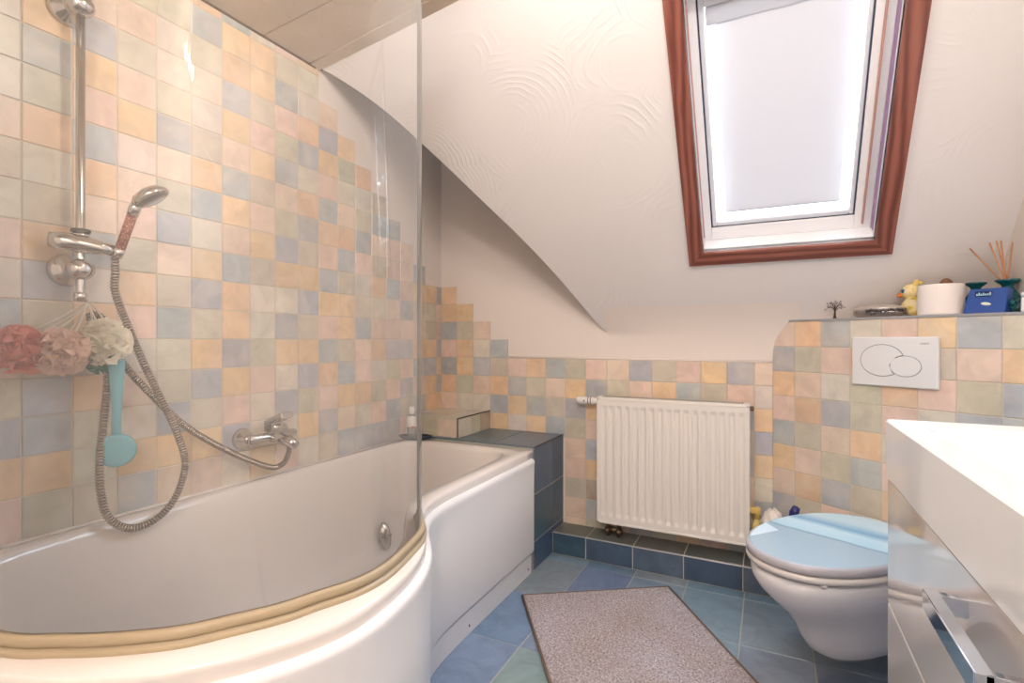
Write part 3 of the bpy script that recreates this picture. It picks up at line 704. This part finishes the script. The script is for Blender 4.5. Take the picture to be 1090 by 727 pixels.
tube(bm, [(.925,-.07,-.828),(.972,-.07,-.828)], .012, 14); lathe(bm, [(.012,0),(.014,.01),(.010,.02)], 6, align((.925,-.075,-.83),(-.2,-1,0))); lathe(bm, [(.012,0),(.014,.01),(.010,.02)], 6, align((.972,-.075,-.83),(.2,-1,0)))
obj('pipe_valve', rel(rad, bm), M['brass'], rad, True)
for xx in (rx0+.1, rx1-.13):
    for za, zb in ((rz1-.12, rz1-.02), (rz0+.04, rz0+.1)):
        bm = B(); box(bm, (xx,-.035,za), (xx+.03,-.007,zb), .002); obj('wall_bracket', rel(rad, bm), M['rad'], rad)

# ------------------------------------------------------------------ toilet (local x along the wall, y out from the wall)
RZ = -TA
def tw_pt(t, d, z): return TO+TD*t+TN*d+Vector((0,0,z))
tl = empty('toilet', tw_pt(.455,.009,-.952), 'white wall-hung toilet with closed seascape lid beneath the flush plate', 'toilet')
tl.rotation_euler = (0, 0, RZ)      # local -y points out into the room
def egg(w, d0, d1, z, n=64, p=2.25, ctr=None, flat=0):
    c = ctr if ctr is not None else d0+(d1-d0)*.46; out = []
    for k in range(n):
        a = 2*pi*k/n; ca, sa = cos(a), sin(a)
        x = w*abs(ca)**(2/p)*(1 if ca >= 0 else -1)
        ln = (d1-c) if sa >= 0 else (c-d0); pp = 2.0 if sa >= 0 else p+flat
        y = c + ln*abs(sa)**(2/pp)*(1 if sa >= 0 else -1)
        out.append(Vector((x, -y, z+.952)))
    return out
zl = -.558
bm = B()
loft(bm, [egg(.165,.02,.625,-.606,flat=2), egg(.176,.012,.650,-.612,flat=2), egg(.179,.008,.655,-.622,flat=2), egg(.177,.004,.652,-.640,flat=2), egg(.168,0,.632,-.670,flat=2), egg(.152,0,.595,-.705,flat=2), egg(.134,0,.545,-.745,flat=2), egg(.122,0,.508,-.785,flat=2), egg(.114,0,.485,-.825,flat=2), egg(.104,.02,.462,-.858,flat=2), egg(.086,.06,.435,-.876,flat=1), egg(.05,.12,.38,-.883)], cap0=True, cap1=True)
obj('bowl', bm, M['toilet'], tl, True)
bm = B(); loft(bm, [egg(.170,.125,.645,-.6035), egg(.180,.118,.657,-.600), egg(.183,.115,.662,-.592), egg(.181,.117,.660,-.585), egg(.172,.125,.650,-.582)], cap0=True, cap1=True); obj('seat', bm, M['seatw'], tl, True)
for x, y in ((.10,.60),(-.10,.60),(.13,.25),(-.13,.25)):
    bm = B(); lathe(bm, [(.008,0),(.009,.004),(.007,.010)], 10, Matrix.Translation((x,-y,-.606+.952-.003))); obj('seat_buffer', bm, M['seatw'], tl, True)
m = M['lid'] = mat('seascape_lid', (176,198,210), .12)
tc = N(m, 'ShaderNodeTexCoord'); sx = N(m, 'ShaderNodeSeparateXYZ'); L(m, tc.outputs['Object'], sx.inputs[0])
def lc(a, b, c_, wob=0):   # a*x + b*y + c
    q = N(m, 'ShaderNodeMath'); q.operation = 'MULTIPLY_ADD'; L(m, sx.outputs[0], q.inputs[0]); q.inputs[1].default_value = a; q.inputs[2].default_value = c_
    q2 = N(m, 'ShaderNodeMath'); q2.operation = 'MULTIPLY_ADD'; L(m, sx.outputs[1], q2.inputs[0]); q2.inputs[1].default_value = b; L(m, q.outputs[0], q2.inputs[2]); return q2.outputs[0]
# local x = t-.455, y = -dist ; shoreline from (-.204,-.424) to (.115,-.371)
nz_ = noise_tex(m, tc.outputs['Object'], 9, 4)
f = lc(-.166, 1.0, .390)
q = N(m, 'ShaderNodeMath'); q.operation = 'MULTIPLY_ADD'; L(m, nz_, q.inputs[0]); q.inputs[1].default_value = .03; L(m, f, q.inputs[2])
col = ramp(m, q.outputs[0], [(.0,(158,182,196)),(.004,(120,150,168)),(.018,(176,212,226)),(.085,(186,218,230)),(.125,(120,166,200)),(.15,(150,188,212)),(.19,(190,216,226))])
g1 = lc(1.0, .9, .655); g2 = lc(-.41, -1.0, -.5129)      # pale wedge at the left tip
def step(v, t=.0):
    s = N(m, 'ShaderNodeMath'); s.operation = 'GREATER_THAN'; L(m, v, s.inputs[0]); s.inputs[1].default_value = t; return s.outputs[0]
g3 = lc(-1.0, .084, -.0676)
mq = N(m, 'ShaderNodeMath'); mq.operation = 'MULTIPLY'; L(m, step(g2), mq.inputs[0]); L(m, step(g3, -.0), mq.inputs[1])
mq2 = N(m, 'ShaderNodeMath'); mq2.operation = 'MULTIPLY'; L(m, mq.outputs[0], mq2.inputs[0]); mq2.inputs[1].default_value = 1.0
L(m, mixc(m, mq2.outputs[0], col, lin((206,226,236))), bsdf(m).inputs['Base Color'])
M['lidedge'] = mat('lid_edge', (176,172,178), .3)
bm = B(); loft(bm, [egg(.176,.118,.652,-.5815), egg(.181,.114,.660,-.580), egg(.1825,.112,.662,-.572), egg(.181,.114,.660,-.562), egg(.174,.12,.652,zl)], cap0=True)
obj('lid_rim', bm, M['lidedge'], tl, True)
bm = B(); loft(bm, [egg(.1745,.1195,.6525,zl-.0005), egg(.172,.122,.650,zl+.0012)], cap1=True); obj('lid', bm, M['lid'], tl, False)
for x in (-.075, .075):
    bm = B(); box(bm, (x-.014,-.135,-.603+.952), (x+.014,-.10,-.565+.952), .004); obj('hinge', bm, M['chrome'], tl)
for x in (.148, -.148):
    bm = B(); lathe(bm, [(.010,0),(.012,.004),(.009,.012)], 12, align((x,-.10,-.70+.952),(1 if x > 0 else -1,0,0))); obj('mounting_cap', bm, M['white'], tl, True)

# flush plate
fp = empty('flush_plate', tw_pt(.426,.0065,-.070), 'white dual flush plate with two oval buttons on the tiled wall', 'flush plate'); fp.rotation_euler = (0,0,RZ)
bm = B(); box(bm, (-.123,-.014,-.080), (.123,0,.080), .004); obj('plate', bm, M['plate'], fp)
def disc(cx, cz, a, b, y0, y1, bev=.0012, n=56, cut=None):
    def ring(s, y):
        out = []
        for k in range(n):
            x, z = cx+(a-s)*cos(2*pi*k/n), cz+(b-s)*sin(2*pi*k/n)
            if cut:
                ex, ez = (x-cut[0])/cut[2], (z-cut[1])/cut[3]; r = math.hypot(ex, ez)
                if r < 1: x, z = cut[0]+ex/r*cut[2], cut[1]+ez/r*cut[3]
            out.append(Vector((x, y, z)))
        return out
    return [ring(0,y0), ring(0,y1+bev), ring(bev,y1)]
bm = B(); loft(bm, disc(-.030,.004,.0655,.0525,-.010,-.0145,.0002,cut=(.037,-.013,.044,.034)), cap1=True); loft(bm, disc(.037,-.013,.0435,.0335,-.010,-.0146,.0002), cap1=True); obj('button_gap', bm, mat('gap_grey',(120,120,120),.5), fp)
bm = B(); loft(bm, disc(-.030,.004,.0635,.0505,-.012,-.0165,cut=(.037,-.013,.0455,.0355)), cap1=True); obj('large_button', bm, M['plate'], fp)
bm = B(); loft(bm, disc(.037,-.013,.042,.032,-.012,-.0175), cap1=True); obj('small_button', bm, M['plate'], fp)
def text_part(name, txt, size, parent, loc, rot, m, ext=.0002):
    cu = bpy.data.curves.new('tmp', 'FONT'); cu.body = txt; cu.size = size; cu.extrude = ext; cu.align_x = 'CENTER'
    to = bpy.data.objects.new('tmp', cu); C.objects.link(to); bpy.context.view_layer.update()
    me = bpy.data.meshes.new_from_object(to.evaluated_get(bpy.context.evaluated_depsgraph_get())); C.objects.unlink(to); bpy.data.objects.remove(to)
    me.materials.clear(); me.materials.append(m); o = bpy.data.objects.new(name, me); link(o, parent); o.location = loc; o.rotation_euler = rot; return o
text_part('lettering', 'GEBERIT', .0065, fp, (.088,-.0143,.057), (radians(90),0,0), mat('grey_print',(130,130,130),.5))

# ------------------------------------------------------------------ vanity and basin
vx = 1.754
van = empty('vanity_cabinet', (1.97,-1.60,-.952), 'glossy cashmere vanity cabinet with two drawers under the white basin', 'cabinet')
bm = B(); box(bm, (vx+.018,-2.10,-.80), (XR-.003,-1.112,-.2625), .002); obj('carcass', rel(van, bm), M['carcass'], van)
bm = B(); box(bm, (vx,-2.10,-.494), (vx+.018,-1.106,-.2625), .0015); dr = obj('drawer', rel(van, bm), M['vanity'], van)
bm = B(); box(bm, (vx,-2.10,-.80), (vx+.018,-1.106,-.498), .0015); obj('drawer', rel(van, bm), M['vanity'], van)
bm = B(); box(bm, (vx+.008,-2.10,-.4985), (vx+.019,-1.107,-.4935)); obj('reveal_strip', rel(van, bm), M['white'], van)
bm = B(); hy0, hy1, hz0, hz1, hx = -1.722, -1.548, -.316, -.292, vx-.040
box(bm, (hx,hy0,hz0), (hx+.015,hy1,hz1), .0012); box(bm, (hx+.008,hy1-.010,hz0+.001), (vx+.001,hy1,hz1-.001), .001); box(bm, (hx+.008,hy0,hz0+.001), (vx+.001,hy0+.010,hz1-.001), .001)
bm2 = B(); box(bm2, (vx+.05,-2.06,-.952), (XR-.01,-1.15,-.799)); obj('plinth', rel(van, bm2), M['carcass'], van)
h_ = obj('handle', rel(van, bm), M['chromeb'], dr)
bas = empty('washbasin', (1.97,-1.60,-.26), 'thick white ceramic washbasin with sharp front edge on top of the vanity', 'washbasin')
def rr(xa, xb, ya, yb, r, z, n=8, sk=0):
    out = []
    for (cx, cy, a0) in ((xb-r,yb-r,0),(xa+r,yb-r,90),(xa+r,ya+r,180),(xb-r,ya+r,270)):
        for k in range(n+1):
            a = radians(a0+90*k/n); x, y = cx+r*cos(a), cy+r*sin(a)
            out.append(Vector((x, y + (sk*(x-vx) if y > -1.6 else 0), z)))
    return out
bm = B(); e = .0
loft(bm, [rr(vx-.002,XR-.003,-2.10,-1.104,.010,-.2585), rr(vx-.004,XR-.003,-2.10,-1.102,.012,-.256), rr(vx-.004,XR-.003,-2.10,-1.102,.012,-.153), rr(vx-.001,XR-.003,-2.10,-1.105,.010,-.150), rr(vx+.038,XR-.07,-2.05,-1.17,.03,-.1505), rr(vx+.046,XR-.078,-2.04,-1.18,.035,-.154), rr(vx+.06,XR-.09,-2.02,-1.20,.05,-.20), rr(vx+.09,XR-.12,-1.97,-1.25,.06,-.225), rr(vx+.19,XR-.2,-1.7,-1.5,.02,-.23)], cap0=True, cap1=True)
obj('basin', rel(bas, bm), M['ceramic'], bas, True)
bpy.data.objects['basin'].data.polygons.foreach_set('use_smooth', [False]*len(bpy.data.objects['basin'].data.polygons))
bm = B(); lathe(bm, [(.032,0),(.032,.004),(.02,.008)], 28, Matrix.Translation((1.98,-1.6,-.231))); obj('drain', rel(bas, bm), M['chrome'], bas, True)

# ------------------------------------------------------------------ bath mat
mr = empty('bath_mat', (1.21,-.25,-.951), 'grey-brown looped bath mat lying askew on the blue floor tiles', 'bath mat')
u = Vector((-.831,-.557,0)); v_ = Vector((.557,-.831,0))
bm = B(); nu, nv = 90, 140; g = []
for i in range(nu+1):
    row = []
    for j in range(nv+1):
        a, b = i/nu*.567, j/nv*.90; e = min(i, nu-i, j, nv-j)
        z = .012*(min(1, e/2)**.5) + (.0022*noise.noise(Vector((a*140,b*140,0))) + .0012*sin(j*2.4) if e > 1 else 0)
        row.append(bm.verts.new(u*a+v_*b+Vector((0,.0,max(z,0)))))
    g.append(row)
for i in range(nu):
    for j in range(nv): bm.faces.new((g[i][j],g[i+1][j],g[i+1][j+1],g[i][j+1]))
obj('pile', bm, M['mat'], mr, True)
bm = B(); c4 = [Vector((0,0,.004)), u*.567+Vector((0,0,.004)), u*.567+v_*.9+Vector((0,0,.004)), v_*.9+Vector((0,0,.004))]
for a, b in zip(c4, c4[1:]+c4[:1]): tube(bm, [a, b], .0045, 8)
obj('hem', bm, mat('tan_hem',(112,92,78),.9), mr, True)

# ------------------------------------------------------------------ things on the shelf (z = zt)
zs = zt+.001
def shelf(t, off): p = TO+TD*t-TN*off; return (p.x, p.y, zs)
tree = empty('tree_ornament', shelf(.223,.022), 'small dark wire tree ornament at the left end of the shelf', 'ornament')
bm = B(); tube(bm, [(0,0,0),(0,0,.012),(.001,0,.03),(0,0,.042)], [.006,.0032,.0026,.0022], 8); lathe(bm, [(.009,0),(.009,.0015)], 14); obj('trunk', bm, mat('dark_bronze',(62,50,42),.45,.5), tree, True)
bm = B(); rn = random.Random(5)
for k in range(16):
    a = radians(-20+220*k/15); r1 = rn.uniform(.020,.030)*(1 if k%2 else .75); s = Vector((0,0,.026+.004*(k%4)))
    e = Vector((cos(a)*r1, rn.uniform(-.006,.006), .042+sin(a)*r1*.75)); md = s.lerp(e,.6)+Vector((0,0,.004))
    tube(bm, catmull([s, md, e, e+Vector((.004*cos(a+1.5),0,.004*sin(a+1.5)))], 4), .0007, 6)
    ball(bm, e+Vector((.003*cos(a),0,.003*sin(a))), .0016, seg=8)
obj('branches', bm, bpy.data.materials['dark_bronze'], tree, True)

comp = empty('trinket_box', shelf(.347,.055), 'flat silver oval trinket box with a rhinestone band beside the tree ornament', 'trinket box'); comp.rotation_euler = (0,0,RZ)
bm = B(); lathe(bm, [(.04,0),(.062,.003),(.069,.013),(.069,.023)], 40, Matrix.Diagonal((1.1,.62,1,1))); obj('base', bm, mat('silver',(178,170,164),.25,.9), comp, True)
bm = B(); lathe(bm, [(.069,.0235),(.066,.032),(.050,.041),(.001,.048)], 40, Matrix.Diagonal((1.1,.62,1,1))); obj('lid', bm, mat('pearl_lid',(206,196,186),.3,.5), comp, True)
bm = B(); rn = random.Random(2)
for k in range(46):
    a = radians(-100+120*(k%23)/22); z = .013+.011*(k//23); bmesh.ops.create_icosphere(bm, subdivisions=1, radius=.0045, matrix=Matrix.Translation((.078*cos(a), .046*sin(a), z+rn.uniform(-.002,.002))))
obj('rhinestone_band', bm, mat('rhinestone',(150,144,146),.08,.85), comp)

dk = empty('duck_figurine', shelf(.432,.104), 'cream yellow duck figurine with orange beak beside the toilet roll', 'figurine'); dk.rotation_euler = (0,0,RZ)
dm = mat('cream_duck',(232,214,160),.4)
v = coords(dm); L(dm, ramp(dm, noise_tex(dm, v, 55, 2), [(.5,(234,218,172)),(.62,(222,192,72))]), bsdf(dm).inputs['Base Color'])
bm = B(); ball(bm, (.005,0,.034), .036, 1.15, .95, .95, 28); ball(bm, (-.008,0,.083), .027, 1.05,1,1, 24); tube(bm, [(-.003,0,.055),(-.006,0,.07)], .02, 16); obj('body', bm, dm, dk, True)
bm = B(); tube(bm, catmull([(.0,0,.106),(.004,0,.116),(.014,0,.117)],4), .0045, 8); tube(bm, catmull([(.004,0,.104),(.014,0,.112),(.024,0,.108)],4), .004, 8); obj('tuft', bm, mat('yellow_tuft',(226,200,110),.5), dk, True)
bm = B(); tube(bm, [(-.030,-.004,.076),(-.042,-.006,.073),(-.047,-.007,.070)], [.009,.007,.003], 12); obj('beak', bm, mat('orange_beak',(226,120,60),.4), dk, True)
bm = B(); lathe(bm, [(.0075,0),(.006,.003),(.001,.004)], 18, align((-.022,-.0215,.086),(-.45,-1,.1))); ey = obj('eye', bm, mat('blue_eye',(70,140,190),.2), dk, True)
bm = B(); lathe(bm, [(.0035,0),(.001,.001)], 14, align((-.0238,-.0256,.0865),(-.45,-1,.1))); obj('pupil', bm, M['dark'], ey, True)
bm = B(); lathe(bm, [(.001,0),(.014,.01),(.022,.03),(.024,.07),(.018,.10),(.010,.110),(.001,.112)], 20, Matrix.Translation(shelf(.50,.150)) @ Matrix.Diagonal((.9,.9,1.12,1)))
for v in bm.verts: v.co += Vector((0,0,.003*sin(v.co.z*400)))
tag(obj('brown_ornament', bm, mat('brown_glaze',(130,88,62),.4), None, True), 'brown rounded ornament mostly hidden behind the toilet roll', 'ornament')

tr_ = empty('toilet_roll', shelf(.522,.060), 'white toilet roll standing upright on the shelf', 'toilet roll'); tr_.rotation_euler = (0,0,RZ)
bm = B(); prof = [(.022,0),(.055,0),(.0572,.002),(.0578,.008),(.0578,.089),(.0568,.094),(.054,.095),(.022,.095),(.022,0)]; lathe(bm, prof, 56, cap=False)
pm = mat('tissue_paper',(240,230,222),.9); bump(pm, noise_tex(pm, coords(pm), 120, 3), .2, .002); obj('paper', bm, pm, tr_, True)
bm = B(); lathe(bm, [(.0215,.001),(.0215,.094),(.020,.094),(.020,.001),(.0215,.001)], 28, cap=False); obj('core', bm, mat('cardboard',(160,130,100),.9), tr_, True)
bpy.data.objects['paper'].data.polygons.foreach_set('use_smooth', [abs(p.normal.z) < .5 for p in bpy.data.objects['paper'].data.polygons])

def flask(t, off, s, label):
    r = empty('diffuser_bottle', shelf(t, off), label, 'bottle', 'teal glass diffuser bottles')
    bm = B(); lathe(bm, [(.001,0),(.036*s,0),(.040*s,.004),(.040*s,.018),(.030*s,.045),(.014*s,.072),(.0115*s,.079),(.014*s,.085),(.025*s,.0945),(.026*s,.098),(.024*s,.098),(.011*s,.084),(.009*s,.078)], 36, cap=False); obj('flask', bm, M['tealglass'], r, True)
    bm = B(); lathe(bm, [(.0255*s,.0945),(.0268*s,.097),(.0255*s,.0995)], 36, cap=False); obj('rim', bm, mat('teal_rim',(24,92,98),.2), r, True); return r
flask(.582,.132,1.0,'teal glass flask without sticks between toilet roll and blue box')
flask(.664,.108,1.08,'teal glass flask holding reed sticks behind the blue box')
bp_ = TO+TD*.664-TN*.108
rm = mat('reed',(188,132,92),.7); rn = random.Random(4)
ends = [((2.100,-.250,.280),'thin pale reed stick leaning far left in the teal flask'),((2.139,-.274,.290),'reed stick leaning slightly left, second from the left in the teal flask'),((2.152,-.283,.293),'nearly upright reed stick, left one of the close middle pair'),((2.160,-.289,.292),'nearly upright reed stick, right one of the close middle pair'),((2.181,-.303,.283),'reed stick leaning right, rightmost in the teal flask')]
for i, (e, lab) in enumerate(ends):
    e = Vector(e); b = Vector((bp_.x,bp_.y,zt+.02)); nk = Vector((bp_.x,bp_.y,zt+.08)); dirc = (e-nk); b = nk - dirc.normalized()*.055
    b += Vector((rn.uniform(-.004,.004), rn.uniform(-.004,.004), 0))
    bm = B(); tube(bm, [b, b.lerp(e,.5)+Vector((rn.uniform(-.001,.001),0,0)), e], .0022, 8); tag(obj('reed_stick', bm, rm, None, True), lab, 'reed stick', 'reed sticks in the teal flask')
bx = empty('blue_box', shelf(.641,.032), 'blue box with pale window and white oval mark in front of the flasks', 'box'); bx.rotation_euler = (radians(-6),0,RZ-.05)
bm = B(); extrude_poly(bm, [(-.050,-.012,0),(.047,-.012,0),(.050,-.006,.072),(-.038,-.006,.072)], (0,.03,0)); bmesh.ops.bevel(bm, geom=list(bm.edges), offset=.0015, segments=2, affect='EDGES'); obj('case', bm, mat('royal_blue',(42,78,150),.3), bx)
bm = B(); box(bm, (-.024,-.0105,.048), (.016,-.007,.064), .002); wn = obj('window', bm, mat('dark_window',(26,44,92),.2), bx)
bm = B(); rn = random.Random(8)
for i in range(7): box(bm, (-.020+i*.005,-.0112,.051), (-.0165+i*.005,-.0103,.051+rn.uniform(.005,.009)), 0)
obj('window_lettering', bm, mat('pale_blue_print',(160,200,214),.4), wn)
bm = B(); lathe(bm, [(.012,0),(.0115,.0008),(.001,.001)], 28, align((.004,-.0122,.026),(0,-1,.08)) @ Matrix.Rotation(radians(80),4,'Z') @ Matrix.Diagonal((.4,1,1,1))); obj('oval_mark', bm, mat('cream_mark',(226,230,214),.4), bx, True)
cr = B()
for k in range(26):
    rn = random.Random(40+k); a = rn.uniform(0,6.28); r = rn.uniform(0,.026)
    bmesh.ops.create_icosphere(cr, subdivisions=1, radius=rn.uniform(.006,.011), matrix=Matrix.Translation(Vector(shelf(.708,.050))+Vector((r*cos(a), r*sin(a)*.7, .008+rn.uniform(0,.026)))))
tag(obj('glass_nugget_pile', cr, M['tealglass']), 'heap of turquoise glass nuggets at the right end of the shelf', 'decoration', kind='stuff')
wc = empty('white_jar', shelf(.736,.020), 'white jar cut by the right picture edge at the shelf end', 'jar')
bm = B(); lathe(bm, [(.014,0),(.016,.003),(.015,.040)], 28); obj('jar_body', bm, M['white'], wc, True)
bm = B(); lathe(bm, [(.0155,.0405),(.0155,.052),(.014,.054)], 28); obj('jar_lid', bm, M['plate'], wc, True)

# ------------------------------------------------------------------ cleaning things on the step behind the toilet
def crumple(bm, c, rx, ry, rz, seed, amp=.35):
    bmesh.ops.create_icosphere(bm, subdivisions=4, radius=1)
    for v in bm.verts:
        p = v.co.copy(); q = abs(noise.noise(p*2.2+Vector((seed,0,0))))+.5*abs(noise.noise(p*5+Vector((0,seed,0))))
        s = 1-amp*q*1.6; v.co = Vector((c[0]+p.x*rx*s, c[1]+p.y*ry*s, c[2]+p.z*rz*s))
    return bm
bm = crumple(B(), (1.566,-.092,-.742), .052, .045, .112, 3.3, .2)
tag(obj('plastic_bag', bm, mat('white_film',(232,222,214),.35), None, True), 'crumpled white plastic bag on the step behind the toilet', 'bag')
bt = empty('yellow_bottle', (1.512,-.055,-.8545), 'yellow bottle between the radiator and the white bag', 'bottle')
bm = B(); lathe(bm, [(.018,0),(.020,.004),(.020,.13),(.012,.155),(.010,.16)], 20); obj('bottle_body', bm, mat('yellow_plastic',(226,204,130),.4), bt, True)
bm = B(); lathe(bm, [(.013,.16),(.013,.19),(.010,.202)], 16); box(bm, (-.030,-.010,.176), (.012,.010,.198), .004); obj('spray_nozzle', bm, mat('yellow_cap',(222,190,110),.4), bt, True)
nb = empty('toilet_cleaner_bottle', (1.632,-.105,-.8545), 'cleaner bottle with navy blue cap leaning behind the toilet lid', 'bottle')
bm = B(); lathe(bm, [(.020,0),(.023,.004),(.023,.12),(.014,.165),(.012,.17)], 20, Matrix.Diagonal((.9,.6,1,1))); obj('bottle_body', bm, mat('white_plastic',(225,225,228),.4), nb, True)
bm = B(); tube(bm, [(0,0,.17),(.0,0,.19),(.004,-.002,.215),(.012,-.004,.236)], [.013,.014,.016,.013], 16); obj('cap', bm, mat('navy_cap',(34,42,110),.25), nb, True)

# ------------------------------------------------------------------ ceiling lamp and added fill bar (above the frame)
def light(name, kind, loc, energy, col, **kw):
    l = bpy.data.lights.new(name, kind); l.energy = energy; l.color = col
    for k, v in kw.items(): setattr(l, k, v)
    o = bpy.data.objects.new(name, l); C.objects.link(o); o.location = loc; return o
def lamp_bar(loc, label, energy, col):
    zc_ = Zc+RISE*loc[0]-.008
    lamp = empty('ceiling_lamp', (loc[0],loc[1],zc_-.016), label, 'lamp')
    bm = B(); box(bm, (-.16,-.02,-.012), (.16,.02,.022), .004); obj('bar', bm, M['white'], lamp)
    for x in (-.13, 0, .13):
        bm = B(); lathe(bm, [(.018,-.012),(.024,-.03),(.026,-.045)], 20, Matrix.Translation((x,0,0)), cap=False); obj('spot_shade', bm, M['chrome'], lamp, True)
        light('bulb_light', 'POINT', (loc[0]+x,loc[1],zc_-.10), energy, col, shadow_soft_size=.028)
lamp_bar((1.12,-1.50), 'white ceiling spotlight bar with three warm bulbs above the bath mat', 4.7, (1,.91,.84))
lamp_bar((1.75,-2.95), 'added ceiling fill light bar with three warm bulbs behind the viewer', 17.0, (1,.94,.90))  # unseen bar added as general fill for the room
# daylight entering through the skylight
for i in range(2):
    for j in range(3):
        dl = light('daylight', 'SPOT', (0,0,0), 7.0, (.62,.80,1.0), shadow_soft_size=.0, spot_size=radians(150), spot_blend=1.0)
        dl.parent = win; dl.location = (-.10+.18*i, .60+.2*j, D0+.02); dl.rotation_euler = (pi,0,0)
for (x, y, sx_, sy_, ang) in ((-.205,.80,.02,.64,-1),(.183,.80,.02,.64,1)):  # strip lamps added behind the blind edges to make them glow
    gl_ = light('blind_edge_lamp', 'AREA', (0,0,0), .5, (.85,.93,1), shape='RECTANGLE', size=sx_, size_y=sy_); gl_.parent = win; gl_.location = (x,y,D0-.029); gl_.rotation_euler = (pi,radians(-50)*ang,0)
# ------------------------------------------------------------------ world, camera
w = bpy.data.worlds.new('World'); bpy.context.scene.world = w; w.use_nodes = True
w.node_tree.nodes['Background'].inputs[0].default_value = (.86,.93,1,1); w.node_tree.nodes['Background'].inputs[1].default_value = 3.0
cam = bpy.data.cameras.new('Camera'); co = bpy.data.objects.new('Camera', cam); C.objects.link(co)
co.location = (1.5536,-2.32,0); co.rotation_euler = (radians(90),0,.4726)
cam.sensor_width = 36; cam.lens = 555/1090*36; cam.shift_x = 10/1090; cam.shift_y = -1.5/1090; cam.clip_start = .02
bpy.context.scene.camera = co
for o in list(C.objects):
    if o.parent is None: o.location.z += H
vs = bpy.context.scene.view_settings; vs.view_transform = 'Standard'; vs.look = 'None'; vs.exposure = .15; vs.gamma = 1
